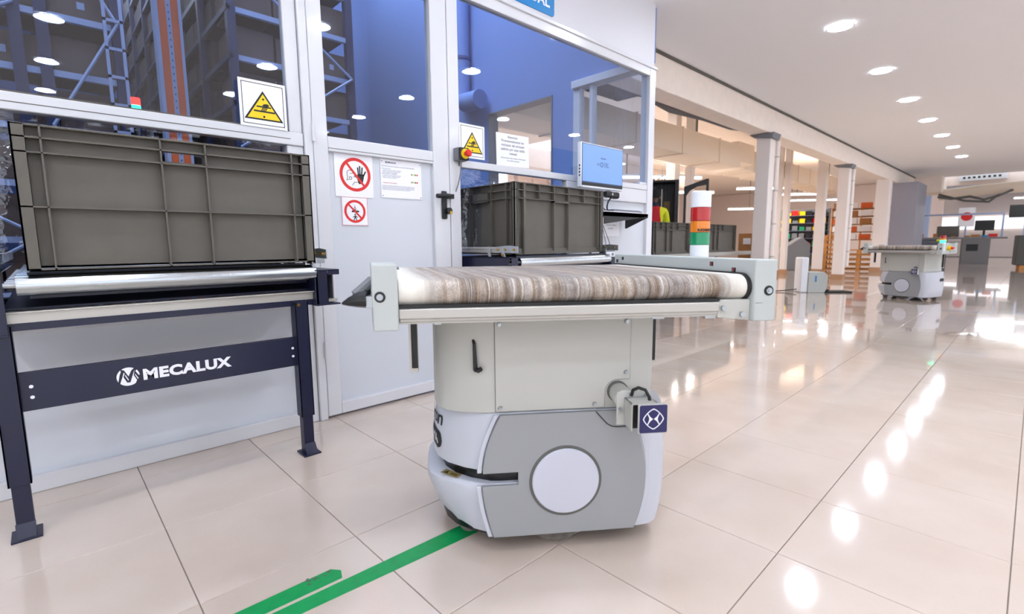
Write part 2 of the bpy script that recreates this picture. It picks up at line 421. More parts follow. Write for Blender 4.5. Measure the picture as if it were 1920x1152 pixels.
# ------------------------------------------------------------------ lights
def downlight(x, y, label, group):
    e = E('ceiling_light', (x, y, 2.8), label, 'light', group)
    if not DL:
        a = MB().ringm((0, 0), .100, .112, 0, .006, 32).build('trim_ring', 'frame', e); a.rotation_euler = (R(-90), 0, 0); a.location = (0, 0, -.006)
        b = MB().cyl((0, 0, -.004), (0, 0, -.001), .1, 32).build('diffuser', 'lamp', e)
        DL.extend([a, b])
    else:
        for s in DL:
            c = s.copy(); C.objects.link(c); c.parent = e
    return e
DL = []
ordn = ['nearest', 'second', 'third', 'fourth', 'fifth', 'sixth', 'farthest']
for k in range(7):
    downlight(5.52+1.755*k, 1.42, '%s of the seven round ceiling lights receding in a row' % ordn[k], 'round ceiling lights in the visible row')
for k in range(-5, 8):
    for r, y in enumerate((1.42, .10, -1.28, -2.65, -4.0, -6.2, -8.6)):
        if (r == 0 and k >= 1) or (r == 1 and k >= 1): continue
        if r and k > 8: continue
        if r > 3 and k % 2: continue
        downlight(3.765+1.755*k, y, 'round recessed ceiling light above the near part of the hall, outside the picture', 'round ceiling lights outside the picture')
def arealight(name, loc, rot, sx, sy, power, col):
    l = bpy.data.lights.new(name, 'AREA'); l.shape = 'RECTANGLE'; l.size = sx; l.size_y = sy; l.energy = power; l.color = col
    o = bpy.data.objects.new(name, l); C.objects.link(o); o.location = loc; o.rotation_euler = rot; return o
arealight('warehouse_fill', (.9, 4.2, 5.1), (0, 0, 0), 3.5, 2.2, 170, (.70, .81, 1))  # bluish overhead fill added to light the interior, not a known fixture
arealight('warehouse_fill', (-1.2, 3.6, 5.1), (0, 0, 0), 3., 1.5, 40, (.74, .83, 1))  # added fill for the fronts of rack and mast
arealight('warehouse_fill', (3.2, 5.4, 5.1), (0, 0, 0), .8, 3., 60, (.74, .83, 1))  # added fill for the blue wall where the rack blocks the others
for q_ in ((8.0, 6.6), (13.0, 7.2), (17.5, 5.8), (11.0, 10.5), (18, 10)): arealight('rear_hall_fill', (q_[0], q_[1], 3.38), (0, 0, 0), 1.6, 1.0, 105, (1, .95, .90))  # fill panels added to brighten the rear hall, no real fixtures
for q_ in ((24.0, -.5), (24, 5.5), (30, 1)): arealight('far_hall_fill', (q_[0], q_[1], 2.93), (0, 0, 0), 1.2, 1.2, 55, (.95, .97, 1))  # added fill lights that lift the far hall
arealight('warehouse_fill', (1.0, 9.5, 5.1), (0, 0, 0), 1.5, 4, 90, (.7, .8, 1))  # added fill for the deep end of the aisle

# ------------------------------------------------------------------ grey euro containers
def shell(m, L, D, H, t, fl_h, holes):
    """walls as plates with rectangular grip holes on front/back; origin front-left-bottom"""
    m.box(0, L, 0, D, fl_h, fl_h+t)
    for y in (0, D-t):
        if holes:
            a, b, c, d = holes
            m.box(0, L, y, y+t, fl_h, c); m.box(0, L, y, y+t, d, H); m.box(0, a, y, y+t, c, d); m.box(b, L, y, y+t, c, d)
        else: m.box(0, L, y, y+t, fl_h, H)
    for x in (0, L-t): m.box(x, x+t, 0, D, fl_h, H)
def make_bin_a(name, loc, label, group=None):
    """front 0.82 wide with thin crossing ribs and one grip hole"""
    L, D, H = .822, .60, .41
    e = E(name, loc, label, 'crate', group)
    rec = .026
    m = MB(); t = .004
    hole = (.345, .465, .342, .372)
    a, b, c, d = hole
    x0, x1, y0, y1 = .012, L-.012, rec, D-rec
    m.box(x0, x1, y0, y1, .006, .012)
    for y in (y0, y1-t):
        m.box(x0, x1, y, y+t, .006, c); m.box(x0, x1, y, y+t, d, H-.004); m.box(x0, a, y, y+t, c, d); m.box(b, x1, y, y+t, c, d)
    for x in (x0+rec*.6, x1-rec*.6-t): m.box(x, x+t, y0, y1, .006, H-.004)
    m.build('crate_body', 'bin', e)
    m = MB(); rt_ = .0045
    for ys in ((0, rec+.002), (D-rec-.002, D)):
        for x in (0, .060, .342, .468, .752, L-rt_): m.box(x, x+rt_, ys[0], ys[1], 0, H)
        for z in (0, .178, .330, .371): m.box(0, L, ys[0], ys[1], z, z+rt_)
    for xs in ((0, .030), (L-.030, L)):
        for y in (.0, .09, .22, .37, .50, D-rt_): m.box(xs[0], xs[1], y, y+rt_, 0, H)
        for z in (0, .178, .330, .371): m.box(xs[0], xs[1], 0, D, z, z+rt_)
    m.build('crate_ribs', 'bin', e)
    m = MB(); z0, z1 = H-.006, H
    m.box(0, L, 0, .032, z0, z1); m.box(0, L, D-.032, D, z0, z1); m.box(0, .034, .032, D-.032, z0, z1); m.box(L-.034, L, .032, D-.032, z0, z1)
    m.build('crate_rim', 'bin', e, bevel=.0015)
    return e
def make_bin_b(name, loc, label, group=None, L=.832, H=.41, rz=0.):
    """broad corner pillars, ribbed collar below the rim"""
    D = .60
    e = E(name, loc, label, 'crate', group, rz)
    x0, y0 = .026, .026; t = .004
    m = MB(); m.box(x0, L-x0, y0, D-y0, .004, .010)
    for y in (y0, D-y0-t): m.box(x0, L-x0, y, y+t, .004, H-.004)
    for x in (x0, L-x0-t): m.box(x, x+t, y0, D-y0, .004, H-.004)
    m.build('crate_body', 'bin', e)
    m = MB(); rt_ = .004
    for y in ((.0, y0+.002), (D-y0-.002, D)):
        for x in (.0, .018, .075, .335, .470, L-.052, L-.022, L-rt_): m.box(x, x+(.016 if x in (.075,) else rt_*1.2), y[0], y[1], 0 if x in (0, .018, L-rt_, L-.022) else .02, H)
        for x in (.205, .625, L-.05): m.box(x, x+rt_, y[0], y[1], H-.09, H)
        for z in (H-.046, H-.092, .0): m.box(0, L, y[0]-.0, y[1], z, z+rt_)
        m.box(.335, .47, y[0], y[1], H-.102, H-.09)
        m.box(.0, L, y[0]+.010, y[1], .0, .035)
    for x in ((.0, x0+.002), (L-x0-.002, L)):
        for y in (.0, .018, .072, .20, .40, D-.075, D-.02, D-rt_): m.box(x[0], x[1], y, y+rt_*1.4, .0 if y in (0, .018) else .02, H)
        for z in (H-.046, H-.092, .0): m.box(x[0], x[1], 0, D, z, z+rt_)
        m.box(x[0], x[1], .23, .37, H-.10, H-.04)
    m.build('crate_ribs', 'bin', e)
    m = MB(); z0, z1 = H-.006, H
    m.box(0, L, 0, .03, z0, z1); m.box(0, L, D-.03, D, z0, z1); m.box(0, .03, .03, D-.03, z0, z1); m.box(L-.03, L, .03, D-.03, z0, z1)
    m.build('crate_rim', 'bin', e, bevel=.0015)
    m = MB()
    for x in (.012, .07, L-.022):
        m.box(x, x+.010, -.0006, .004, .0, .15)
    m.build('coding_slots', 'bin_dark', e)
    return e
make_bin_a('plastic_crate', (-.028, 1.97, .785), 'large grey crate with thin crossing ribs on the left conveyor')
make_bin_b('plastic_crate', (1.965, 2.045, .785), 'grey crate with a ribbed collar under the monitor on the second conveyor')

# ------------------------------------------------------------------ outfeed conveyors
def logo(parent, cx, cz, r, y, mt='white'):
    """round badge with three slanted cuts that leave a folded M"""
    def f(x): return cx+x*r
    m = MB(); n = 28
    def piece(pts): m.prism([(cx+p[0]*r, cz+p[1]*r) for p in pts], 'y', y-.0008, y)
    def ar(a0, a1, k=8): return [(math.cos(R(a0+(a1-a0)*i/k)), math.sin(R(a0+(a1-a0)*i/k))) for i in range(k+1)]
    piece([(-.60, .58), (-.72, .30)]+ar(208, 128))
    piece(ar(122, 58)+[(.30, .62), (.02, .02), (-.20, .50), (-.30, .72)])
    piece([(-.36, .50), (-.50, .02), (-.74, -.66)]+ar(228, 306)+[(.72, -.50), (.48, .05), (.58, .66), (.14, -.66), (-.14, -.66), (-.42, .0), (-.28, .38)])
    piece([(-.28, .16), (-.22, .22), (.02, -.36), (-.04, -.44)])
    piece([(.66, .48), (.74, .62)]+ar(38, 2)+[(.92, .02)])
    piece([(.58, .12), (.62, .20), (.88, -.34), (.80, -.40)])
    return m.build('badge', mt, parent)
def conveyor(x0, label, with_logo, fancy):
    e = E('roller_conveyor', (x0, 1.97, 0), label, 'conveyor', 'roller conveyors leaving the booth')
    yf, yb = 0.0, 1.55        # local y, front of frame to inside of booth
    # legs
    for k, x in enumerate((-.128, .708)):
        m = MB(); m.box(x, x+.052, .012, .016, .16, .63); m.box(x, x+.005, .012, .06, .16, .63); m.box(x+.047, x+.052, .012, .06, .16, .63)
        m.build('leg', 'navy', e, bevel=.001)
        lg = children(e)[-1]
        m = MB(); m.box(x+.006, x+.046, .017, .055, .004, .30); m.build('leg_extension', 'navy', lg, bevel=.001)
        m = MB(); m.box(x-.008, x+.060, -.012, .070, 0, .007); m.prism([(-.010, .007), (.016, .045), (.020, .045), (-.006, .007)], 'x', x+.004, x+.048); m.build('foot_plate', 'navy', lg, bevel=.001)
        MB().cyl((x+.012, .010, .618), (x+.012, .002, .618), .006, 8).build('bolt', 'brass', lg)
    for k, x in enumerate((-.128, .708)):
        m = MB(); m.box(x, x+.052, 1.1, 1.15, 0, .63); m.build('leg', 'navy', e, bevel=.001)
    # side channels
    for k, x in enumerate((-.152, .80)):
        m = MB()
        if k == 0: m.box(x, x+.004, yf, yb, .60, .775); m.box(x, x+.07, yf, yb, .60, .606); m.box(x, x+.06, yf, yb, .769, .775); m.box(x+.02, x+.07, yf, yf+.004, .606, .775)
        else: m.box(x-.01, x-.006, yf+.005, yb, .61, .75); m.box(x-.01, x+.09, yf, yb, .607, .613); m.box(x-.01, x+.09, yf, yb, .746, .752); m.box(x+.002, x+.042, yf+.004, yf+.008, .612, .748); m.box(x+.038, x+.042, yf+.004, yb, .612, .748); m.box(x+.042, x+.09, yf+.0, yf+.004, .730, .750)
        m.build('side_channel', 'navy', e, bevel=.001)
        if k: MB().box(x+.038, x+.086, yf+.02, yf+.06, .618, .63).build('channel_clip', 'alu', e)
    m = MB(); m.box(.872, .876, .03, .30, .614, .732); m.build('channel_web', 'steel_grey', e)
    # front cross member and trough
    m = MB(); m.box(-.085, .79, .030, .10, .632, .665); m.box(-.085, .80, .020, .024, .662, .668); m.build('cross_rail', 'alu', e, bevel=.002)
    m = MB(); m.box(-.09, .79, .075, 1.2, .668, .674); m.box(-.09, .79, .028, .034, .612, .634); m.build('under_tray', 'navy', e)
    # crossbeam with lettering
    m = MB(); m.box(-.076, .710, .026, .030, .378, .486); m.box(-.076, .710, .026, .05, .374, .379); m.box(-.076, .710, .026, .05, .484, .488)
    cb = m.build('cross_beam', 'navy', e, bevel=.001)
    m = MB()
    for x in (-.052, .694):
        for z in (.414, .446): m.cyl((x, .026, z), (x, .0235, z), .005, 10)
    m.build('rivet', 'white', cb)
    if with_logo:
        logo(cb, .174, .432, .030, .026)
        text('lettering', 'MECALUX', .047, 'white', cb, (.212, .0255, .4150), off=.0024, sx=1.18, space=1.08)
        o = children(cb)[-1]
        wdt = max(v.co.x for v in o.data.vertices)-min(v.co.x for v in o.data.vertices); o.scale = (.262/wdt, 1, 1)
    # rollers
    for k in range(12):
        y = .030+k*.115
        m = MB(); m.cyl((-.055, y, .742), (.797, y, .742), .0305, 28)
        r = m.build('roller', 'roller', e)
        m = MB(); m.cyl((-.082, y, .742), (.812, y, .742), .008, 8); m.build('roller_axle', 'zinc', r)
    # guide rails above the channels
    for k, x in enumerate((-.105, .835)):
        m = MB(); m.box(x, x+.012, .12 if k else .02, yb, .795, .83); m.box(x-.004, x+.002, .12 if k else .02, yb, .800, .806); m.box(x-.004, x+.002, .12 if k else .02, yb, .818, .826)
        m.build('guide_rail', 'alu', e, bevel=.001)
        m = MB()
        for yy in (.10, .22): m.prism([(yy-.03, .775), (yy-.008, .775), (yy+.004, .80), (yy+.004, .832), (yy-.022, .832), (yy-.022, .80)], 'x', x-.01, x-.005)
        m.prism([(-.03, .796), (.14, .800), (.14, .832), (.04, .838), (-.03, .832)], 'x', x-.008, x-.004)
        m.build('rail_bracket', 'zinc', e, bevel=.001)
        for yy, zz in ((.0, .815), (.07, .815), (.13, .815), (.09, .785)):
            m = MB(); m.cyl((x-.008, yy, zz), (x-.016, yy, zz), .006, 10); m.build('bracket_bolt', 'brass', e)
    m = MB(); m.box(.80, .875, .10, .106, .775, .812); m.box(.80, .806, .05, .10, .775, .812); m.build('stop_bracket', 'zinc', e, bevel=.001)
    m = MB(); m.box(-.03, .78, .068, .074, .70, .779); m.build('gap_shade_plate', 'navy', e)  # dark sheet added as the shade in the gap under the crate
    return e
conveyor(0, 'navy roller conveyor with white lettering on its beam, under the left crate', True, False)
conveyor(2.0, 'navy roller conveyor behind the robot, under the crate below the monitor', True, True)

# ------------------------------------------------------------------ automated vehicle
def outline(k=1., nose=0., dy=0.):
    half = [(-.352-nose, .0), (-.350-nose, .07), (-.338-nose*.95, .125), (-.308-nose*.7, .175), (-.262-nose*.4, .215), (-.205-nose*.1, .246), (-.175, .25), (.235, .25), (.272, .243), (.296, .225), (.318, .19), (.332, .12), (.335, 0)]
    pts = [(x*k, .22-h*k-dy) for x, h in half] + [(x*k, .22+h*k+dy) for x, h in half[::-1][1:-1]]
    return pts
def ring3(pts, z): return [(x, y, z) for x, y in pts]
AX = Vector((1.0, .871, 0))
def vehicle(loc, rz, label, detail=True):
    e = E('mobile_robot', loc, label, 'robot', None, rz)
    # chassis
    m = MB(); m.loft([ring3(outline(.93), .045), ring3(outline(.93), .395)]); m.build('chassis', 'slot', e)
    # upper white shell
    m = MB(); m.loft([ring3(outline(.995, .002), .238), ring3(outline(1.0, .0), .30), ring3(outline(.985, -.004), .36), ring3(outline(.965, -.008), .399)])
    us = m.build('upper_shell', 'shell', e, bevel=.003)
    # lower bumper skirt, wider at the nose, undercut towards the floor
    m = MB(); m.loft([ring3(outline(.94, -.02), .050), ring3(outline(.975, .006), .10), ring3(outline(.998, .022), .16), ring3(outline(1.0, .022), .190), ring3(outline(.985, .012), .200), ring3(outline(.93, -.01), .203)])
    ls = m.build('lower_bumper', 'shell', e, bevel=.002)
    # white rear block between shells (closes the slot behind the discs)
    P0 = [(.10, -.0298), (.235, -.0305), (.272, -.0240), (.297, -.006), (.319, .030), (.3335, .10), (.3365, .22), (.3335, .34), (.319, .410), (.297, .446), (.272, .464), (.235, .4705), (.10, .4698)]
    m = MB(); m.loft([[(x*k if x > .2 else x, .22+(y-.22)*(1-(1-k)*.35), z) for x, y in P0] for z, k in ((.052, .955), (.09, .978), (.14, .994), (.20, 1.), (.26, 1.), (.32, .992), (.37, .975), (.3985, .962))])
    m.build('rear_shell', 'shell', e)
    # grey side plates with slot notch
    def ql(z):   # left seam x(z)
        return -.214+.048*max(0, (z-.235)/.16)**1.8 if z > .22 else -.216+.030*((.20-z)/.15)**1.6
    def qr(z): return .238-.030*abs((z-.205)/.155)**2
    zs_up = [.236+(.397-.236)*i/8 for i in range(9)]; zs_dn = [.051+(.2-.051)*i/8 for i in range(9)]
    for side, (ya, yb_) in enumerate(((-.037, -.024), (.464, .477))):
        L = [(ql(z), z) for z in zs_dn] + [(-.118, .200), (-.118, .236)] + [(ql(z), z) for z in zs_up]
        Rr = [(qr(z), z) for z in [.397-(.397-.051)*i/14 for i in range(15)]]
        m = MB(); m.prism(L+Rr, 'y', ya, yb_); sp = m.build('side_plate', 'sidegrey', e, bevel=.002)
        yo = ya if side == 0 else yb_; sg = -1 if side == 0 else 1
        # seams beside the plate
        m = MB(); m.ringm((.012, .205), .0925, .1005, min(yo, yo+sg*.0012), max(yo, yo+sg*.0012), 56); m.build('disc_gap', 'ring', sp)
        m = MB(); rr = [(.0925, yo), (.0925, yo+sg*.004), (.0895, yo+sg*.0065), (.080, yo+sg*.0075)]
        m.loft([[(.012+r_*math.cos(2*math.pi*i/56), y_, .205+r_*math.sin(2*math.pi*i/56)) for i in range(56)] for r_, y_ in rr])
        m.build('wheel_cover', 'disc', e)
        m = MB(); m.prism([(-.118, .202), (-.084, .202), (-.084, .234), (-.118, .234)], 'y', yo-sg*.002, yo-sg*.0005); m.build('slot_end', 'sidegrey', sp)
        # bright shell borders
        for f, off, w_ in ((ql, -.002, -.013), (qr, .002, .014)):
            for zz in ((zs_up, zs_dn) if f is ql else ([.055+.34*i/12 for i in range(13)],)):
                P = [(f(z)+off, z) for z in zz]+[(f(z)+off+w_, z) for z in zz[::-1]]
                m = MB(); m.prism(P, 'y', min(yo-sg*.006, yo-sg*.013), max(yo-sg*.006, yo-sg*.013)); m.build('shell_edge', 'shell', us, bevel=.002)
        # drive wheel
        m = MB(); yw_ = .03 if side == 0 else .41; m.cyl((0, yw_-.02, .10), (0, yw_+.02, .10), .0995, 40); m.build('drive_wheel', 'caster', e)
    # castors
    for x in (.25, -.25):
        for y in (.10, .34):
            m = MB(); m.cyl((x, y-.012, .030), (x, y+.012, .030), .0298, 20); m.box(x-.02, x+.02, y-.02, y+.02, .045, .07)
            m.build('castor', 'caster', e)
    # laser label in slot
    # tower (upper cabinet): flat front, curved nose
    to = [(-.345, .22), (-.343, .12), (-.332, .055), (-.305, .018), (-.262, -.006), (-.215, -.018), (-.178, -.022), (.255, -.022), (.257, .0), (.257, .44), (.255, .462), (-.178, .462), (-.215, .458), (-.262, .446), (-.305, .422), (-.332, .385), (-.343, .32)]
    m = MB(); m.loft([ring3(to, .4005), ring3(to, .672)]); tw = m.build('cabinet', 'tower', e, bevel=.0015)
    # access panel with notch
    P = [(-.176, .404), (.122, .404), (.122, .445)]+arc(.158, .445, .036, 180, 100, 6)+[(.192, .481), (.192, .652), (-.176, .652)]
    m = MB(); m.prism(P, 'y', -.0262, -.0222); ap = m.build('access_panel', 'tower', tw, bevel=.0015)
    m = MB(); m.prism([(x+(.0013 if x > 0 else -.0013), z+(.0013 if z > .5 else -.0013)) for x, z in P], 'y', -.0226, -.0219); m.build('panel_gap', 'ring', tw)
    for x, z in ((-.164, .64), (.180, .64), (.180, .500), (.094, .414), (-.164, .414)):
        pz = MB(); pz.cyl((x, -.0262, z), (x, -.031, z), .0065, 14, .0055); pz.cyl((x, -.031, z), (x, -.034, z), .0042, 8); pz.build('screw', 'zinc', ap)
    # black lever
    m = MB(); m.tube([(-.232, -.012, .598), (-.230, -.022, .59), (-.228, -.024, .52)], [.004, .0045, .006], 8); m.tube([(-.228, -.022, .520), (-.221, -.032, .521), (-.213, -.036, .526)], [.006, .007, .006], 8)
    m.build('clamp_lever', 'black', tw)
    # line drawn by gasket on the shell top right
    m = MB(); m.tube([(.094, -.0385, .397), (.105, -.0385, .385), (.125, -.0385, .362), (.14, -.0385, .353), (.16, -.0385, .351), (.21, -.0385, .353)], .0014, 6); m.build('gasket', 'black', us)
    # scanner arm
    m = MB(); m.cyl((.160, .0, .447), (.160, -.075, .440), .026, 24); sc = m.build('scanner_arm', 'tower', e)
    m = MB(); m.cyl((.158, -.0225, .447), (.158, -.0275, .447), .029, 24); m.build('arm_socket', 'ring', sc)
    m = MB(); m.box(.138, .205, -.080, -.076, .372, .462); m.box(.2, .225, -.080, -.076, .44, .464); m.build('flange', 'tower', sc, bevel=.002)
    m = MB(); m.cyl((.147, -.080, .415), (.147, -.087, .415), .005, 12); m.cyl((.216, -.080, .452), (.216, -.087, .452), .005, 12); m.build('flange_bolt', 'zinc', sc)
    m = MB(); m.box(.158, .162, -.135, -.080, .375, .447); m.box(.158, .226, -.135, -.080, .443, .447); m.box(.222, .226, -.135, -.080, .375, .447); m.box(.158, .226, -.084, -.080, .375, .447); m.build('sensor_housing', 'tower', sc, bevel=.001)
    m = MB(); m.box(.163, .222, -.128, -.09, .380, .441); m.build('sensor', 'black', sc)
    m = MB(); m.box(.168, .244, -.158, -.150, .376, .452); pl = m.build('emblem_plate', 'tower', sc, bevel=.002)
    m = MB(); m.prism([(p[0], p[1]) for c_ in ((.237, .445, 0), (.175, .445, 90), (.175, .383, 180), (.237, .383, 270)) for p in arc(c_[0], c_[1], .0045, c_[2], c_[2]+90, 4)], 'y', -.1590, -.158); m.build('emblem_field', 'emblem', pl)
    m = MB(); cx, cz, r_ = .206, .414, .027
    def sq(t, rr):   # rounded diamond
        c_, s_ = math.cos(t), math.sin(t); n_ = 1.35
        d_ = (abs(c_)**n_+abs(s_)**n_)**(-1/n_); return (cx+rr*c_*d_, cz+rr*s_*d_)
    o_ = [sq(2*math.pi*i/48, r_) for i in range(48)]; i_ = [sq(2*math.pi*i/48, r_*.90) for i in range(48)]
    for i in range(48): m.prism([o_[i], o_[(i+1) % 48], i_[(i+1) % 48], i_[i]], 'y', -.1596, -.1590)
    for sx_ in (-1, 1):
        q = lambda a, b: (cx+sx_*a*r_, cz+b*r_)
        m.prism([q(.04, 0), q(.32, .22), q(.56, .60), q(.62, .56), q(.44, .18), q(.40, 0), q(.44, -.18), q(.62, -.56), q(.56, -.60), q(.32, -.22)], 'y', -.1596, -.1590)
    m.build('emblem', 'white', pl)
    m = MB(); m.tube([(.175, -.085, .452), (.178, -.088, .468), (.190, -.095, .476), (.205, -.105, .472), (.213, -.112, .455), (.214, -.112, .445)], .0045, 8); m.build('cable', 'black', sc)
    # hanging sensor strips below the conveyor frame
    for x, y in ((-.400, .0), (.345, .22)):
        m = MB(); m.box(x, x+.006, y, y+.022, .515 if x < 0 else .46, .675); m.box(x, x+.022, y+.018, y+.022, .515 if x < 0 else .46, .675); m.box(x+.006, x+.022, y, y+.018, .515 if x < 0 else .46, .525 if x < 0 else .468)
        st = m.build('sensor_strip', 'alu', e)
        m = MB(); m.box(x+.006, x+.021, y+.004, y+.018, .526 if x < 0 else .469, .675); m.build('strip_insert', 'black', st)
    # text on the nose
    return e, us, ls, tw
def top_module(e, rz_shift=0.):
    K_ = -.178
    def sh(x, y): return x+K_*(y+.16)
    def sbox(m, x0, x1, y0, y1, z0, z1):
        v = [m.bm.verts.new((sh(x, y), y, z)) for z in (z0, z1) for x, y in ((x0, y0), (x1, y0), (x1, y1), (x0, y1))]
        for q in ((0,3,2,1),(4,5,6,7),(0,1,5,4),(1,2,6,5),(2,3,7,6),(3,0,4,7)): m.face([v[i] for i in q])
        return m
    yf, yr = -.17, .535
    m = MB(); sbox(m, -.404, .446, -.155, .52, .668, .684); m.build('deck_frame', 'alu', e)
    # front rail
    m = MB(); m.box(-.404, .362, -.166, -.130, .680, .704); m.box(-.404, .362, -.160, -.13, .672, .682); fr_ = m.build('front_rail', 'alu', e, bevel=.003)
    m = MB(); m.box(-.404, .366, -.160, -.12, .705, .712); m.build('rail_seal', 'black', fr_)
    # belt loop
    prof = []; rr_ = .031; zc = .738
    for a in range(-90, -271, -12): prof.append((yf+.012+rr_+rr_*math.cos(R(a)), zc+rr_*math.sin(R(a))))
    for a in range(90, -91, -12): prof.append((yr-.02-rr_+rr_*math.cos(R(a)), zc+rr_*math.sin(R(a))))
    m = MB(); xs = [-.402, -.396, -.35, 0, .35, .432, .437]
    m.loft([[(sh(x, y) if True else x, y, z) for y, z in prof] for x in xs], cap=False); bl = m.build('belt', 'belt', e)
    # round end covers
    m = MB(); m.loft([[(sh(x, y), y, z) for y, z in [(yf+.012+rr_+rr_*1.12*math.cos(R(a)), zc+rr_*1.12*math.sin(R(a))) for a in range(90, 271, 12)]+[(yr-.02, zc-rr_*1.12), (yr-.02, zc+rr_*1.12)]] for x in (.437, .4465)])
    m.build('belt_edge', 'black', e)
    # end boxes
    m = MB(); sbox(m, -.462, -.405, yf, yf+.16, .655, .806); lb = m.build('end_box', 'box', e, bevel=.003)
    m = MB(); sbox(m, .447, .503, yf, .53, .655, .806)
    rb = m.build('end_box', 'box', e, bevel=.003)
    return lb, rb, sh, yf, yr
AL = R(90-127.1)
rob, us, ls, tw = vehicle((AX.x, AX.y, 0), AL, 'mobile robot carrying a belt conveyor, large in the foreground')
lb, rb, sh, yf, yr = top_module(rob)
for bx_, cx_, cz_ in ((lb, -.443, .733), (rb, .485, .730)):
    m = MB(); m.cyl((cx_, yf-.0004, cz_), (cx_, yf+.002, cz_), .0125, 24); m.build('bolt_recess', 'black', bx_)
    m = MB(); m.cyl((cx_, yf-.004, cz_), (cx_, yf, cz_), .0075, 12); m.cyl((cx_, yf-.006, cz_), (cx_, yf-.004, cz_), .004, 6); m.build('hex_bolt', 'zinc', bx_)
m = MB()
for x, z in ((.421, .665), (.434, .70)): pass
m = MB(); m.box(.362, .446, -.158, -.03, .664, .708); m.prism([(.362, .664), (.446, .656), (.446, .666), (.362, .668)], 'y', -.158, -.03); br = m.build('corner_bracket', 'tower', rob, bevel=.002)
for x, z in ((.376, .688), (.425, .672)): m = MB(); m.cyl((x, -.158, z), (x, -.165, z), .0065, 12); m.build('bracket_screw', 'zinc', br)
m = MB(); m.box(.335, .362, -.15, -.12, .662, .672); m.box(.20, .23, -.15, -.12, .664, .672); m.box(-.325, -.31, -.15, -.12, .664, .672); m.build('slider_foot', 'zinc', rob)
# photo-sensor windows in the inner face of the right box
for (y, z) in ((-.095, .778), (-.01, .790), (.47, .792), (.51, .782)):
    x = sh(.447, y); m = MB(); m.box(x-.0012, x+.004, y-.008, y+.008, z-.0055, z+.0055); so_ = m.build('sensor_window', 'black', rb)
    if y < .2: MB().box(x-.0018, x-.0010, y-.004, y+.004, z-.003, z+.003).build('sensor_eye', 'lens_red', so_)
m = MB(); m.box(.452, .470, -.1705, -.170, .700, .7008)
m.build('scratch', 'ring', rb)
# curved bumper grip left of the left box
m = MB(); m.loft([[(x, -.13+dy*w_, z+dz*w_) for dy, dz in ((-.022, 0), (-.018, .014), (0, .022), (.05, .022), (.06, 0), (.05, -.018), (0, -.018), (-.018, -.012))] for x, z, w_ in ((-.535, .716, .12), (-.520, .719, .5), (-.500, .722, .85), (-.487, .7225, .95), (-.478, .722, .95))])
gr = m.build('guard_tip', 'black', rob)
m = MB(); m.tube([(-.512, -.05, .728), (-.500, .10, .738), (-.487, .22, .755), (-.482, .30, .765), (-.470, .36, .766)], [.020, .019, .018, .017, .015], 10, .7) ; m.tube([(-.508, -.11, .732), (-.490, -.10, .748), (-.474, -.09, .764), (-.458, -.08, .766)], [.013, .0125, .012, .011], 10); m.build('guard_bar', 'steel_grey', gr)
m = MB(); m.box(-.480, -.462, -.145, -.10, .706, .733); m.build('guard_bracket', 'zinc', gr, bevel=.001)
# signal tower
tx, ty = .491, .20
m = MB()
rt0 = .0300
m.cyl((tx, ty, .70), (tx, ty, .8395), rt0*.95, 28)
stw = m.build('signal_tower', 'monitor_white', rob, label='white, red, amber and green signal column')
for z0, z1, mm in ((.840, .8785, 'lens_green'), (.879, .9135, 'lens_amber'), (.914, .9550, 'lens_red'), (.9555, 1.004, 'monitor_white')):
    mb_ = MB(); mb_.cyl((tx, ty, z0), (tx, ty, z1), rt0, 28); o = mb_.build('tower_lens' if 'lens' in mm else 'tower_cap', mm, stw, bevel=.0015)
    if 'lens' in mm: o['label'] = mm.split('_')[1]+' lens'
text('lens_print', 'EUCHNER', .0105, 'print_black', stw, (tx-.024, ty-rt0-.001, .882), off=.0005)
m = MB(); m.box(.425, tx+.02, ty-.02, ty+.02, .69, .70); m.build('tower_bracket', 'zinc', rob)
# nose print
def nose_x(y, z):
    kk, dy = (.995+(z-.238)/.062*.005, .002-(z-.238)/.062*.002) if z < .30 else (1.-(z-.30)/.06*.015, -(z-.30)/.06*.004) if z < .36 else (.985-(z-.36)/.039*.02, -.004-(z-.36)/.039*.004)
    H_ = [(-.352, 0), (-.350, .07), (-.338, .125), (-.308, .175), (-.262, .215), (-.205, .246)]
    h_ = max(0, (abs(.22-y)-dy)/kk)
    for (xa_, ha), (xb_, hb) in zip(H_, H_[1:]):
        if h_ <= hb: return (xa_+(xb_-xa_)*(h_-ha)/(hb-ha))*kk
    return -.205
def wrap(o, y0, z0, d_):
    for v in o.data.vertices:
        u, t_ = v.co.x, v.co.y; y = y0-u; z = z0+t_; v.co = (nose_x(y, z)-d_-(.0004 if v.co.z > 0 else 0), y, z)
    o.location = (0, 0, 0); o.rotation_euler = (0, 0, 0); o.scale = (1, 1, 1)
o = text('nose_lettering', 'omron', .058, 'print_black', us, (0, 0, 0), align='RIGHT', off=.0008); wrap(o, .074, .336, .0010)
m = MB(); NU = 28
for iu in range(NU):
    ua, ub = -.15+iu*.15/NU*1.0, -.15+(iu+1)*.15/NU
    def hw(u): return .027*math.sqrt(max(0, 1-(max(0, u+.027)/.027)**2))
    for iv in range(8):
        va, vb = -1+iv*.25, -.75+iv*.25
        m.face([m.bm.verts.new((a_, b_, 0)) for a_, b_ in ((ua, va*hw(ua)), (ub, va*hw(ub)), (ub, vb*hw(ub)), (ua, vb*hw(ua)))])
o = m.build('nose_badge', 'print_black', us, smooth=False); wrap(o, .070, .292, .0014); nb = o
o = text('badge_lettering', 'MOMA', .040, 'shell', nb, (0, 0, 0), align='RIGHT'); wrap(o, .088, .279, .0020)
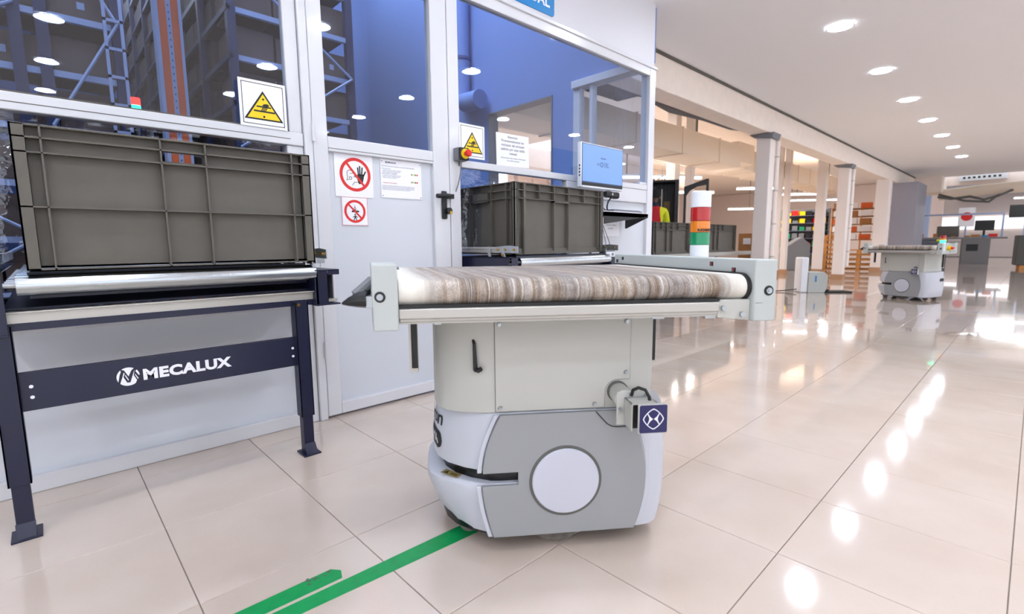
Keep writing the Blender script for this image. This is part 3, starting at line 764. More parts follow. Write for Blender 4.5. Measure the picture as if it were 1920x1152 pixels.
m = MB(); m.prism([(-.03, -.012), (.03, -.012), (.03, .012), (-.03, .012)], 'z', 0, .0008); lab = m.build('laser_label', 'amber_label', ls); lab.location = (-.300, .048, .2042); lab.rotation_euler = (0, 0, R(-42))
m = MB(); m.prism([(-.024, -.008), (-.006, -.008), (-.015, .008)], 'z', .0008, .0012); m.box(0, .025, -.006, -.003, .0008, .0012); m.box(0, .025, .0, .003, .0008, .0012); m.build('label_print', 'print_black', lab)

# ------------------------------------------------------------------ signs on the partition
def sign(name, x, z, w_, h_, label, y=Y0, m_='white', th=.003):
    e = E(name, (x+w_/2, y, z), label, 'sign'); box('backing', m_, (-w_/2, w_/2, -th, 0, 0, h_), e); return e, -th
def flat(e, name, polys, m_, y, th=.0005):
    m = MB()
    for p in polys: m.prism(p, 'y', y-th, y)
    return m.build(name, m_, e, smooth=False)
def seg(a, b, w_):
    a, b = Vector(a), Vector(b); d = (b-a).normalized(); n = Vector((-d.y, d.x))*w_/2
    return [tuple(a+n), tuple(a-n), tuple(b-n), tuple(b+n)]
def border(w_, h_, i, t): return [[(-w_/2+i, i), (w_/2-i, i), (w_/2-i, i+t), (-w_/2+i, i+t)], [(-w_/2+i, h_-i-t), (w_/2-i, h_-i-t), (w_/2-i, h_-i), (-w_/2+i, h_-i)],
    [(-w_/2+i, i), (-w_/2+i+t, i), (-w_/2+i+t, h_-i), (-w_/2+i, h_-i)], [(w_/2-i-t, i), (w_/2-i, i), (w_/2-i, h_-i), (w_/2-i-t, h_-i)]]
def hand_warning(x, z, label):
    w_, h_ = .188, .190
    e, y = sign('crush_hazard_sign', x, z, w_, h_, label, y=Y0-.0007)
    flat(e, 'border_line', border(w_, h_, .011, .0025), 'print_black', y)
    def tri(s): 
        c = (.0, .085); P = [(0, .150), (-.078, .030), (.078, .030)]
        return [(c[0]+(p[0]-c[0])*s, .070+(p[1]-.070)*s) for p in P]
    flat(e, 'triangle_edge', [tri(1.0)], 'print_black', y); flat(e, 'triangle', [tri(.84)], 'yellow', y-.0005)
    Y = y-.001
    g = [seg((-.028, .085), (.030, .085), .0055), seg((-.040, .066), (.045, .066), .0065)]
    g += [[(-.006, .090), (.002, .097), (.016, .099), (.024, .093), (.018, .088), (.0, .088)]]
    for k in range(4): g.append(seg((-.002+k*.0055, .083), (-.010+k*.0055, .069), .0032))
    for cz in (.116, .045): g.append([(.0+.005*math.cos(R(90+72*i)), cz+.005*math.sin(R(90+72*i))) for i in range(5)])
    flat(e, 'pictogram', g, 'print_black', Y)
    return e
hand_warning(.660, 1.350, 'yellow crushed-hand warning sign at the corner of the left window')
hand_warning(1.800, 1.345, 'yellow crushed-hand warning sign behind the emergency stop button')
# no entry sign with hand and face
e, y = sign('no_entry_sign', 1.062, 1.084, .200, .203, 'white sign with a red crossed circle over a raised hand and face', y=Y0+.021)
cx, cz = .006, .108
MB().ringm((cx, cz), .066, .081, y-.0006, y, 48).build('red_ring', 'red', e, smooth=False)
g = [[(cx+.012, cz-.040), (cx+.028, cz-.042), (cx+.042, cz-.02), (cx+.050, cz+.006), (cx+.044, cz+.006), (cx+.018, cz-.002), (cx+.013, cz+.003), (cx-.004, cz-.003), (cx-.006, cz-.010)]]
g = [[(cx+.016, cz-.044), (cx+.036, cz-.042), (cx+.044, cz-.012), (cx+.044, cz+.004), (cx+.012, cz+.004), (cx+.006, cz-.012)]]
for a, b in (((cx+.016, cz+.0), (cx+.013, cz+.036)), ((cx+.024, cz+.0), (cx+.024, cz+.044)), ((cx+.033, cz+.0), (cx+.037, cz+.038)), ((cx+.041, cz-.006), (cx+.055, cz+.020)), ((cx+.014, cz-.018), (cx-.006, cz-.002))): g.append(seg(a, b, .0068))
flat(e, 'hand_symbol', g, 'print_black', y)
face = arc(cx-.028, cz+.004, .016, 10, 205, 12); L_ = [seg(face[i], face[i+1], .0025) for i in range(12)]
L_ += [seg((cx-.043, cz-.003), (cx-.041, cz-.016), .0025), seg((cx-.041, cz-.016), (cx-.046, cz-.028), .0025), seg((cx-.046, cz-.028), (cx-.034, cz-.026), .0025), seg((cx-.012, cz+.006), (cx-.030, cz+.004), .0022), seg((cx-.012, cz-.01), (cx-.002, cz-.012), .0022)]
mo = arc(cx-.026, cz-.018, .007, 0, 360, 10); L_ += [seg(mo[i], mo[i+1], .0025) for i in range(10)]
L_ += [seg((cx-.018, cz-.052), (cx-.006, cz-.036), .0025), seg((cx-.006, cz-.036), (cx+.016, cz-.036), .0025)]
flat(e, 'face_symbol', L_, 'print_black', y)
a45 = R(-45); flat(e, 'red_bar', [seg((cx+.074*math.cos(R(130)), cz+.074*math.sin(R(130))), (cx+.074*math.cos(R(-50)), cz+.074*math.sin(R(-50))), .011)], 'red', y-.0006)
# suspended load sign
e, y = sign('no_standing_sign', 1.088, .944, .138, .140, 'small red-bordered sign with a crossed circle over a walking figure', y=Y0+.021)
flat(e, 'border_line', border(.138, .140, .001, .0022), 'red_line', y)
MB().ringm((0, .070), .044, .056, y-.0006, y, 40).build('red_ring', 'red', e, smooth=False)
g = [[(-.018, .066), (.020, .066), (.022, .074), (-.016, .074)], seg((0, .074), (0, .100), .002), seg((-.012, .074), (.0, .092), .0015), seg((.012, .074), (0, .092), .0015), [(-.003, .074), (.004, .074), (.003, .082), (-.002, .082)]]
g += [arc(0, .054, .004, 0, 330, 8), [(-.005, .049), (.005, .049), (.004, .036), (-.004, .036)], seg((-.003, .038), (-.009, .024), .004), seg((.003, .038), (.009, .024), .004), seg((-.004, .047), (-.013, .040), .003), seg((.004, .047), (.013, .040), .003)]
flat(e, 'load_symbol', g, 'print_black', y)
flat(e, 'red_bar', [seg((-.036, .106), (.036, .034), .0085)], 'red', y-.0006)
# operating instructions
w_, h_ = .245, .195
e, y = sign('instruction_plate', 1.306, 1.091, w_, h_, 'white instruction plate with small print and coloured dots on the door', y=Y0+.021)
logo(e, -w_/2+.034, h_-.016, .0055, y, 'emblem')
text('heading', 'MECALUX', .0105, 'emblem', e, (-w_/2+.042, y-.0002, h_-.0195), off=.0004)
text('heading', 'PROTOCOLO DE ACCESO A LA ZONA RESTRINGIDA', .0082, 'doc_line', e, (-w_/2+.006, y-.0002, h_-.038))
rows = [('PARA EL ACCESO:', 0), ('1. Solicitar el acceso mediante el pulsador y', 1), ('esperar a que el piloto quede encendido.', 1), ('2. Abrir la puerta y retirar la llave.', 1), ('PARA LA SALIDA Y EL REARME:', 0), ('1. Comprobar que no queda nadie dentro.', 1), ('2. Cerrar la puerta e introducir la llave.', 1), ('3. Pulsar el rearme y la marcha.', 1)]
body = '\n'.join(('  ' if k else '')+t for t, k in rows)
text('small_print', body, .0064, 'doc_line', e, (-w_/2+.006, y-.0002, h_-.050))
text('red_print', 'NORMAS DE SEGURIDAD:', .0072, 'doc_red', e, (-w_/2+.012, y-.0002, .073))
text('small_print', 'Acceso limitado al personal autorizado. Antes de entrar compruebe que la\ninstalacion esta parada. No entre nunca con la puerta anulada. En caso de\nemergencia pulse la seta y avise al responsable de mantenimiento. Guarde\nsiempre la llave durante la intervencion en el interior de la zona.', .0064, 'doc_line', e, (-w_/2+.006, y-.0002, .060))
for zz in (.128, .088):
    for k, mm in enumerate(('steel_grey', 'yellow', 'lens_green', 'red')):
        m = MB(); m.cyl((.062+k*.011, y-.0006, zz), (.062+k*.011, y, zz), .0045, 10); m.build('coloured_dot', mm, e)
m = MB()
for x in (-w_/2+.008, w_/2-.008):
    for z in (.010, h_-.012): m.cyl((x, y-.002, z), (x, y, z), .0025, 8)
m.build('screw', 'ring', e)
# paper notice
w_, h_ = .285, .196
e, y = sign('paper_notice', 2.107, 1.336, w_, h_, 'white paper notice in Spanish taped to the window over the second conveyor', y=YW+.003, m_='paper', th=.0008)
e.rotation_euler = (0, R(-1), 0)
for k, (t, z) in enumerate((('Atención:', .170), ('Provisionalmente los', .145), ('rechazos del almacén', .120), ('saldrán por esta salida', .095), ('manual', .070))): text('notice_line', t, .0235, 'print_black', e, (0, y-.0002, z), align='CENTER')
text('notice_line', 'Comprobad que la caja no traiga un rechazo actual', .0105, 'print_black', e, (0, y-.0002, .046), align='CENTER')
text('notice_line', 'de un pedido automatico', .0105, 'print_black', e, (0, y-.0002, .030), align='CENTER')
# blue overhead sign
e = E('blue_sign', (2.3, Y0+.012, 2.33), 'blue sign with white capitals cut off by the top edge', 'sign')
P = arc(.30, .02, .02, 270, 360, 6)+arc(.30, .21, .02, 0, 90, 6)+arc(-.55, .21, .02, 90, 180, 6)+arc(-.55, .02, .02, 180, 270, 6)
MB().prism(P, 'y', -.006, 0).build('backing', 'signblue', e)
text('sign_lettering', 'SALIDA MANUAL', .098, 'white', e, (.275, -.0062, .047), align='RIGHT', off=.002)
# notice on right lower panel
e, y = sign('paper_notice', 3.20, .90, .24, .17, 'white paper notice under the black shelf', y=Y0+.028, m_='paper', th=.0008)
for k in range(4): text('notice_line', ('Revisar el contenido antes de', 'confirmar la salida de la caja', 'y comprobar la etiqueta', 'del pedido')[k], .015, 'doc_line', e, (0, y-.0002, .14-.028*k), align='CENTER')

# emergency stop
e = E('emergency_stop', (1.792, Y0, 1.352), 'yellow and red emergency stop button on a black box on the post', 'switch')
box('housing', 'steel_grey', (-.035, .030, -.045, 0, -.036, .036), e, bevel=.004)
box('housing_cover', 'black', (-.032, .030, -.062, -.045, -.034, .034), e, bevel=.003)
m = MB(); m.cyl((0, -.062, 0), (0, -.070, 0), .028, 28); m.build('collar', 'yellow', e, bevel=.002)
m = MB(); m.cyl((0, -.070, 0), (0, -.088, 0), .012, 20); m.loft([[(r_*math.cos(2*math.pi*i/24), y_, r_*math.sin(2*math.pi*i/24)) for i in range(24)] for r_, y_ in ((.014, -.086), (.0195, -.090), (.0195, -.100), (.016, -.105), (.008, -.107))]); m.build('mushroom_button', 'red', e)
m = MB(); m.tube([(.0, -.025, -.036), (.0, -.025, -.07), (-.006, -.02, -.12), (-.018, -.016, -.17), (-.022, .01, -.22), (-.02, .03, -.30)], .0035, 8); m.build('cable', 'steel_grey', e)

# plastic strip curtains
def curtain(x0, x1, ztop, zb, n, label, seed):
    rnd = random.Random(seed); e = E('strip_curtain', ((x0+x1)/2, YW+.012, ztop), label, 'curtain')
    w_ = (x1-x0)/n
    for k in range(n):
        a = x0+k*w_-(x0+x1)/2; N, Mz = 9, 8; ph = rnd.random()*6; am = rnd.uniform(.004, .011)
        zbk = zb[k]-ztop
        m = MB(); V = [[m.bm.verts.new((a+w_*1.12*i/N, .012*(k % 2)+am*math.sin(ph+i*1.3+j*.5)*(j/Mz)**.6+.006*math.sin(j*1.7+ph), zbk*j/Mz)) for i in range(N+1)] for j in range(Mz+1)]
        for j in range(Mz):
            for i in range(N): m.face([V[j][i], V[j][i+1], V[j+1][i+1], V[j+1][i]])
        m.build('curtain_strip', 'curtain', e)
    return e
curtain(-1.1, .846, 1.293, [.62]*4+[.70, .80]+[1.205]*5, 11, 'clear plastic strip curtain above the left crate', 3)
curtain(1.806, 2.749, 1.288, [.8]+[1.20]*5, 6, 'clear crumpled plastic curtain behind the crate below the monitor', 5)

# monitor, shelf and small equipment by the second conveyor
e = E('monitor', (3.0, 2.20, 1.236), 'white-edged flat monitor with a blue screen mounted on the partition', 'monitor')
bx0, bx1 = -.250, .250
box('casing', 'monitor_white', (bx0, bx1, 0, .035, -.004, .300), e, bevel=.006)
box('bezel', 'black', (bx0+.008, bx1-.006, -.0015, .002, .010, .294), e)
sc_ = box('display', 'screen', (bx0+.012, bx1-.010, -.0025, -.0012, .030, .290), e)
text('screen_text', 'Bienvenido', .014, 'screen_dark', sc_, (-.03, -.0030, .205))
text('screen_text', 'Introduzca\nsu código\nde operario', .012, 'screen_dark', sc_, (.01, -.0030, .175))
m = MB(); m.ringm((-.02, .165), .012, .017, -.0032, -.0026, 16); m.box(-.075, -.045, -.0032, -.0026, .168, .171); m.box(-.075, -.045, -.0032, -.0026, .158, .161); m.build('screen_icon', 'screen_dark', sc_)
box('taskbar', 'screen_dark', (bx0+.012, bx1-.010, -.0030, -.0024, .030, .038), sc_)
m = MB(); m.box(-.03, .03, .035, .125, .12, .18); m.build('wall_arm', 'black', e)
m = MB()
for k in range(4): m.box(bx0-.0012, bx0+.001, .008, .018, .07+k*.022, .082+k*.022)
m.build('side_port', 'black', e)
e = E('keyboard_shelf', (3.18, Y0, 1.036), 'black bracket shelf with a keyboard tray under the monitor', 'shelf')
m = MB(); m.box(-.31, .31, -.20, 0, .032, .038); m.build('shelf_top', 'white', e, bevel=.002)
m = MB(); m.prism([(-.20, .030), (0, .030), (0, -.075), (-.012, -.075), (-.20, .002)], 'x', -.31, -.30); m.prism([(-.20, .030), (0, .030), (0, -.075), (-.012, -.075), (-.20, .002)], 'x', .30, .31); m.box(-.31, .31, -.204, -.198, .0, .032); m.build('side_bracket', 'black', e, bevel=.001)
m = MB(); m.prism([(-.31, .030), (.31, .030), (.31, .012), (-.26, -.055), (-.26, -.01), (-.31, -.01)], 'y', -.204, -.198); m.build('front_fascia', 'black', e)
m = MB(); m.box(-.10, .28, -.17, -.03, .038, .052); m.build('keyboard', 'steel_grey', e, bevel=.003)
kb = children(e)[-1]
m = MB()
for i in range(14):
    for j in range(4): m.box(-.09+i*.0255, -.070+i*.0255, -.160+j*.03, -.136+j*.03, .052, .056)
m.build('keys', 'black', kb)
e = E('barcode_scanner', (3.06, 2.20, 1.0745), 'black hand barcode scanner on a bent stand under the monitor', 'scanner')
m = MB(); m.cyl((0, 0, 0), (0, 0, .012), .032, 20); m.build('base', 'black', e)
m = MB(); m.tube([(0, 0, .01), (-.005, 0, .04), (.01, 0, .075), (.04, 0, .10), (.06, -.005, .115)], .006, 8); m.tube([(.01, .01, .12), (-.05, .01, .11), (-.075, .0, .07), (-.06, 0, .03), (-.02, 0, .01)], .0035, 6); m.build('gooseneck', 'black', e)
m = MB(); m.loft([[(x, sy*w_, .122+sz*h_+dz) for sy, sz in ((-1, -.6), (-.6, -1), (.6, -1), (1, -.6), (1, .6), (.6, 1), (-.6, 1), (-1, .6))] for x, w_, h_, dz in ((-.035, .018, .016, .004), (-.01, .026, .024, .004), (.04, .028, .020, .002), (.085, .034, .022, 0), (.10, .036, .024, -.002))]); m.build('scanner_head', 'black', e, bevel=.002)
m = MB(); m.cyl((.02, -.028, .125), (.02, -.031, .125), .009, 12); m.build('scanner_button', 'zinc', e)
e = E('control_box', (2.90, 2.055, .752), 'small white control box with a grey top beside the second conveyor', 'box')
box('housing', 'monitor_white', (-.045, .05, 0, .06, 0, .034), e, bevel=.003); box('terminal_cover', 'steel_grey', (-.06, .07, .01, .07, .034, .066), e, bevel=.003)
m = MB(); m.cyl((.028, 0, .016), (.028, -.004, .016), .010, 16); m.build('socket', 'steel_grey', e)
m = MB(); m.tube([(.0, .03, .06), (-.005, .05, .15), (.02, .10, .26)], .003, 6); m.tube([(.05, .03, .06), (.045, .05, .12), (.02, .10, .26)], .003, 6); m.build('cable', 'steel_grey', e)

# ------------------------------------------------------------------ floor tape
def tape(P, label, z=.0006):
    m = MB(); m.prism(P, 'z', .00035, z); o = m.build('floor_tape', 'green_tape', smooth=False); tag(o, label, 'tape', 'green floor tapes'); return o
tape([(-.3, 1.112), (.364, 1.104), (.83, 1.074), (1.25, 1.055), (1.25, 1.112), (.826, 1.137), (.315, 1.152), (-.3, 1.162)], 'long green floor tape running under the foreground robot')
tape([(-.3, 1.172), (.30, 1.163), (.488, 1.158), (.499, 1.189), (.494, 1.196), (.481, 1.212), (.253, 1.214), (-.3, 1.222)], 'short green floor tape with a torn black-smudged end')
m = MB(); rn = random.Random(4)
for k in range(26):
    x, y = .43+rn.gauss(0, .018), 1.203+rn.gauss(0, .006); r_ = rn.uniform(.001, .004)
    m.prism([(x+r_*rn.uniform(.5, 1.6)*math.cos(a), y+r_*rn.uniform(.3, 1)*math.sin(a)) for a in [i*math.pi/3 for i in range(6)]], 'z', .0006, .0008)
tp = [ob for ob in C.objects if ob.name.startswith('floor_tape')][-1]
m.build('smudge', 'ring', tp)

# ------------------------------------------------------------------ warehouse behind the glass
def rack(x0, x1, y0, y1, label, xs, levels, sidebox, name='pallet_rack', seed=1, bw=.36):
    rnd = random.Random(seed); e = E(name, ((x0+x1)/2, y0, 0), label, 'rack'); cx = (x0+x1)/2
    for x in xs:
        m = MB(); m.box(x-cx-.035, x-cx+.035, 0, .07, 0, 5.1); m.build('upright', 'rack_blue', e)
        m = MB(); m.box(x-cx-.035, x-cx+.035, y1-y0-.07, y1-y0, 0, 5.1); m.build('upright', 'rack_blue', e)
    for z in levels:
        m = MB(); m.box(x0-cx, x1-cx, .02, .06, z-.045, z); m.build('beam', 'rack_beam', e)
    m = MB()
    for a, b in zip(xs, xs[1:]):
        for k, z in enumerate(levels[::2]):
            p, q = (a-cx, -.01, z), (b-cx, -.01, z+.8)
            if k % 2: p, q = (b-cx, -.01, z), (a-cx, -.01, z+.8)
            if b-a < .3: continue
            m.tube([p, q], .012, 6)
    m.build('diagonal_brace', 'rack_beam', e)
    for zi, z in enumerate(levels):
        x = x0+.05
        while x+bw < x1+.02:
            h_ = rnd.uniform(.22, .31); bx = box('carton', 'carton', (x-cx, x-cx+bw-.02, .09, .09+.5, z+.002, z+h_), e)
            if rnd.random() < .7:
                lx = x-cx+rnd.uniform(.1, bw-.14); box('carton_label', 'rack_beam', (lx, lx+.045, .0885, .0905, z+h_*.35, z+h_*.35+.05), bx)
            x += bw
        if sidebox:
            y = .62
            while y+bw < y1-y0:
                h_ = rnd.uniform(.22, .31); box('carton', 'carton_side', (x0-cx+.02, x0-cx+.5, y, y+bw-.02, z+.002, z+h_), e)
                y += bw
            m = MB(); m.box(x0-cx-.02, x0-cx+.01, 0, y1-y0, z-.045, z); m.build('beam', 'rack_blue', e)
    if sidebox:
        y = .9
        while y < y1-y0:
            m = MB(); m.box(x0-cx-.03, x0-cx+.03, y, y+.06, 0, 5.1); m.build('upright', 'rack_blue', e); y += 1.0
    return e
lv = [.13+.4*k for k in range(12)]
rack(-2.6, .62, 5.0, 6.4, 'dark blue rack of brown cartons behind the left end of the window', [-2.55, -1.8, -1.2, .03, .17, .60], lv, False, seed=2, bw=.395)
rack(1.39, 2.55, 5.0, 11.5, 'dark blue rack of cartons on the right of the crane aisle', [1.41, 2.50], lv, True, seed=3)
# crane mast
e = E('stacker_crane', (.80, 4.3, 0), 'orange crane mast with pale blue guide rails behind the left window', 'crane')
box('mast_column', 'orange', (-.058, -.012, -.05, .05, 0, 5.15), e); box('mast_column', 'orange', (.016, .060, -.05, .05, 0, 5.15), e)
box('mast_rail', 'rack_beam', (-.080, -.058, -.055, .05, 0, 5.15), e); box('mast_rail', 'rack_beam', (.060, .078, -.055, .05, 0, 5.15), e)
rl_ = box('hole_strip', 'rack_beam', (-.012, .016, -.052, .0, 0, 5.15), e)
m = MB()
for k in range(70): m.box(-.001, .005, -.0535, -.052, 1.0+k*.045, 1.012+k*.045)
m.build('strip_holes', 'rack_blue', rl_)
box('crane_base', 'orange', (-.45, .6, -.12, .2, .05, .32), e, bevel=.01)
box('crane_carriage', 'orange', (-.40, .35, -.15, .1, .98, 1.09), e, bevel=.006)
m = MB()
for k in range(24): m.box(-.30, -.18, .55, .57, .3+k*.2, .32+k*.2)
m.box(-.30, -.28, .55, .57, .2, 5.1); m.box(-.20, -.18, .55, .57, .2, 5.1); m.build('ladder', 'rack_beam', e)
for n_, (x, y, z) in enumerate(((.70, 5.25, 1.98), (.86, 5.7, 2.0))):
    e = E('signal_light', (x, y, z-.10), ('red and green signal light left of the orange mast', 'smaller red and green signal light nearer the orange mast')[n_], 'light')
    sc_ = (1., .6)[n_]
    MB().cyl((0, 0, -z+.10+.002), (0, 0, .05), .015, 10).build('pole', 'steel_grey', e)
    MB().cyl((0, 0, .05), (0, 0, .10*sc_+.03), .035*sc_, 16).build('green_lens', 'glow_green', e); MB().cyl((0, 0, .10*sc_+.032), (0, 0, .17*sc_+.02), .035*sc_, 16).build('red_lens', 'glow_red', e)
# bright metal clutter / lamp high in the aisle
e = E('aisle_lamp', (.88, 7.2, 3.9), 'white tube lamp high between the racks', 'light')
box('lamp_body', 'steel_grey', (-.12, .12, -.5, .5, 0, .05), e); box('lamp_tube', 'tube', (-.05, .05, -.45, .45, -.03, 0), e)

# ------------------------------------------------------------------ hall beyond the booth
def column(x, y, w_, label, h_=2.44, skirt=True, pipe=False):
    e = E('column', (x, y, 0), label, 'column')
    box('shaft', 'column', (-w_/2, w_/2, -w_/2, w_/2, 0, h_), e, bevel=.01)
    if skirt: box('skirting', 'skirting', (-w_/2-.012, w_/2+.012, -w_/2-.012, w_/2+.012, 0, .12), e)
    if pipe:
        m = MB(); m.tube([(w_/2+.045, -w_/2-.02, .3), (w_/2+.045, -w_/2-.02, h_-.1)], .032, 12); pi_ = m.build('downpipe', 'column', e)
        m = MB()
        for z in (.6, 1.1, 1.6, 2.1): m.cyl((w_/2+.045, -w_/2-.02, z), (w_/2+.045, -w_/2-.02, z+.02), .036, 12)
        m.build('pipe_clip', 'alu', pi_)
        m = MB(); m.prism([(-w_/2-.05, h_-.18), (w_/2+.25, h_-.12), (w_/2+.20, h_), (-w_/2-.05, h_)], 'x', -w_/2-.03, w_/2+.1)
        m = MB(); m.prism([(-.13, h_-.09), (.13, h_-.05), (.20, h_-.002), (-.16, h_-.002)], 'x', -.14, .16); m.build('capital_bracket', 'steel_grey', e, bevel=.01)
    return e
column(8.10, 2.95, .20, 'nearest white column with a thin pipe, behind the robot', pipe=True, skirt=False)
column(12.6, 2.95, .20, 'white column with a brown foot, left of the far robot', pipe=True)
column(16.5, 2.95, .30, 'broad white column beside the grey partition block')
column(14.6, 3.90, .20, 'white column with a brown foot behind the column row', 3.42)
column(13.4, 4.50, .12, 'left one of the pair of slim white columns', 3.42)
column(13.95, 4.50, .14, 'right one of the pair of slim white columns', 3.42)
column(9.45, 5.20, .20, 'cool white post rising behind the equipment cabinet', 3.42)
column(9.72, 4.98, .15, 'cream post behind the black arch', 3.42)
gb = box('partition_block', 'greywall', (17.7, 19.2, 2.40, 2.97, 0, 2.44)); tag(gb, 'tall grey partition block beyond the column row', 'wall panel')
# duct, cables
m = MB(); m.box(4.0, 10.4, 4.25, 4.9, 2.33, 2.75)
du = m.build('air_duct', 'duct', bevel=.01); tag(du, 'cream rectangular air duct hanging behind the booth corner', 'duct')
for x in (5.2, 6.6, 8.0, 9.4): MB().box(x, x+.03, 4.235, 4.915, 2.315, 2.765).build('duct_flange', 'duct', du)
m = MB(); m.box(10.4, 11.2, 4.3, 4.85, 2.45, 2.85); m.build('duct_outlet', 'duct', du, bevel=.01)
for x in (4.8, 9.0): MB().box(x, x+.03, 4.5, 4.53, 2.75, 3.415).build('hanger', 'ring', du)
m = MB(); m.box(11.5, 20.0, 4.6, 5.3, 2.42, 2.85); d2 = m.build('air_duct', 'duct', bevel=.01); tag(d2, 'second cream duct running on behind the column row', 'duct')
for x in range(12, 20): MB().box(x, x+.03, 4.585, 5.315, 2.405, 2.865).build('duct_flange', 'duct', d2)
for x in (15, 19): MB().box(x, x+.03, 4.9, 4.93, 2.85, 3.415).build('hanger', 'ring', d2)
m = MB(); m.box(4.0, 5.9, 3.62, 4.1, 2.75, 3.415); d3 = m.build('ceiling_box', 'duct_dark'); tag(d3, 'blue-grey sheet metal box on the ceiling above the cream duct', 'box')
for k, (pts, r_) in enumerate((([(5.95, 3.8, 2.80), (6.4, 3.6, 2.62), (7.0, 3.4, 2.57), (7.5, 3.25, 2.50), (7.9, 3.2, 2.52), (8.2, 3.18, 2.62)], .03), ([(5.95, 3.95, 2.86), (6.4, 3.7, 2.72), (7.0, 3.42, 2.60), (7.6, 3.3, 2.53), (8.1, 3.2, 2.60)], .02))):
    m = MB(); m.tube(pts, r_, 8); tag(m.build('cable', 'steel_grey'), ('thick grey cable sagging to the nearest column', 'thin grey cable sagging beside the thick one')[k], 'cable')
# rear hall: skylight, tubes
for k, (x, y, z, L_, sx_) in enumerate(((9.5, 5.9, 2.2, 2.6, 0), (10.2, 6.8, 2.35, 3.2, 0), (13.2, 7.6, 2.25, 3.2, 0), (16.5, 6.0, 2.45, 1.6, 1), (19.6, 6.0, 2.45, 1.6, 1), (23.0, 6.2, 2.45, 2.2, 1), (20.6, 8.0, 2.1, 1.6, 1), (11.6, 8.6, 2.0, 3.2, 0))):
    e = E('tube_light', (x, y, z), ('white tube light hung across the rear hall, the one %s' % ('nearest the signal tower', 'above the green sign board', 'behind the nearest column', 'left of the paired columns', 'between the brown-footed columns', 'above the wooden crates', 'lowest, between the columns', 'lowest, over the grey crates')[k]), 'light', 'tube lights of the rear hall')
    e.rotation_euler = (0, 0, R(-50 if sx_ else -35))
    box('tube', 'tube', (-L_/2, L_/2, -.03, .03, 0, .04), e); box('tube_housing', 'frame', (-L_/2, L_/2, -.05, .05, .04, .08), e); box('suspension', 'ring', (-.01, .01, -.01, .01, .08, 3.415-z), e)
for k, (x, y, z) in enumerate(((9.0, 6.6, 2.9), (8.4, 5.9, 2.85), (12.5, 6.9, 2.7), (16.0, 5.9, 2.8))):
    e = E('hanging_lamp', (x, y, z), ('round hanging lamp right of the skylight', 'round hanging lamp below the skylight', 'round hanging lamp behind the pair of slim columns', 'round hanging lamp by the second duct')[k], 'light')
    MB().cyl((0, 0, 0), (0, 0, .03), .13, 20).build('lamp_disc', 'tube', e); MB().cyl((0, 0, .03), (0, 0, .10), .15, 20, .06).build('lamp_shade', 'frame', e); MB().cyl((0, 0, .1), (0, 0, 3.415-z), .008, 6).build('cord', 'ring', e)
sk = box('window_5', 'daylight', (9.6, 12.2, 8.6, 10.2, 3.40, 3.418), **S)
box('window_6', 'daylight', (8.3, 12.4, 13.26, 13.299, 1.6, 3.35), **S)
m = MB(); m.box(8.8, 16.0, 7.0, 7.35, 2.95, 3.42); tag(m.build('roof_beam', 'beam', bevel=.01), 'cream roof beam across the rear hall', 'beam')
m = MB(); m.box(9, 19.0, 9.6, 9.9, 2.9, 3.42); tag(m.build('roof_beam', 'beam', bevel=.01), 'second cream roof beam farther back in the rear hall', 'beam')
gs = E('sign_board', (13.8, 8.6, 2.45), 'dark green board hung above the tube lights', 'sign'); box('board', 'ring', (-1.0, 1.0, 0, .04, 0, .14), gs); box('board_hanger', 'ring', (-.01, .01, 0, .02, .14, .97), gs)
# conveyor line with two crates, right of the booth
e = E('rear_conveyor', (6.9, 3.2, 0), 'pale conveyor line carrying two grey crates beyond the booth corner', 'conveyor')
for y in (0, .62): 
    m = MB(); m.box(-2.3, 1.7, y, y+.03, .64, .695); m.box(-2.3, 1.7, y-.01, y+.04, .655, .66); m.build('side_rail', 'alu', e)
for k in range(20):
    m = MB(); m.cyl((-2.2+k*.2, .03, .672), (-2.2+k*.2, .62, .672), .025, 12); m.build('roller', 'roller', e)
for x in (-2.2, -.3, 1.6):
    for y in (0, .6): box('leg', 'alu', (x, x+.05, y, y+.05, 0, .64), e)
make_bin_b('plastic_crate', (5.45, 3.24, .6975), 'grey crate at the booth corner, behind the signal tower base', 'grey crates on the rear conveyor', .93, .40)
make_bin_b('plastic_crate', (6.80, 3.24, .6975), 'grey crate right of the signal tower, in front of the nearest column', 'grey crates on the rear conveyor', 1.08, .40)
tag(MB().box(8.62, 8.80, 3.25, 3.5, 0, .98).build('brown_carton', 'cartonbrown', bevel=.003), 'narrow brown carton beside the right grey crate', 'carton')
cb_ = C.objects[-1] if False else [o for o in C.objects if o.name.startswith('brown_carton')][-1]
MB().box(8.612, 8.619, 3.30, 3.42, .80, .90).build('carton_label', 'white', cb_)
# black equipment cabinet with arch bracket
e = E('equipment_cabinet', (7.72, 4.45, 0), 'open black equipment cabinet behind the crates beside the booth', 'cabinet', rz=R(-60)); e.scale = (.60, .8, 1.07)
m = MB(); m.box(-.50, .46, .44, .46, 0, 1.76); m.box(-.50, .46, 0, .46, 1.73, 1.76); m.box(-.50, .46, 0, .46, 0, .03); m.box(-.50, -.48, 0, .46, 0, 1.76); m.box(.36, .46, 0, .46, 0, 1.76); m.build('cabinet_body', 'black', e, bevel=.004)
box('side_frame', 'alu', (.0, .025, -.012, .0, 0, 1.62), e)
box('cable_panel', 'amber_label', (.06, .24, .40, .44, 1.05, 1.45), e)
box('blue_label', 'signblue', (.08, .20, -.002, .002, 1.0, 1.13), e); box('orange_label', 'orange', (.24, .30, -.002, .002, 1.03, 1.08), e)
box('shelf', 'steel_grey', (-.47, .36, .05, .42, .75, .77), e)
m = MB()
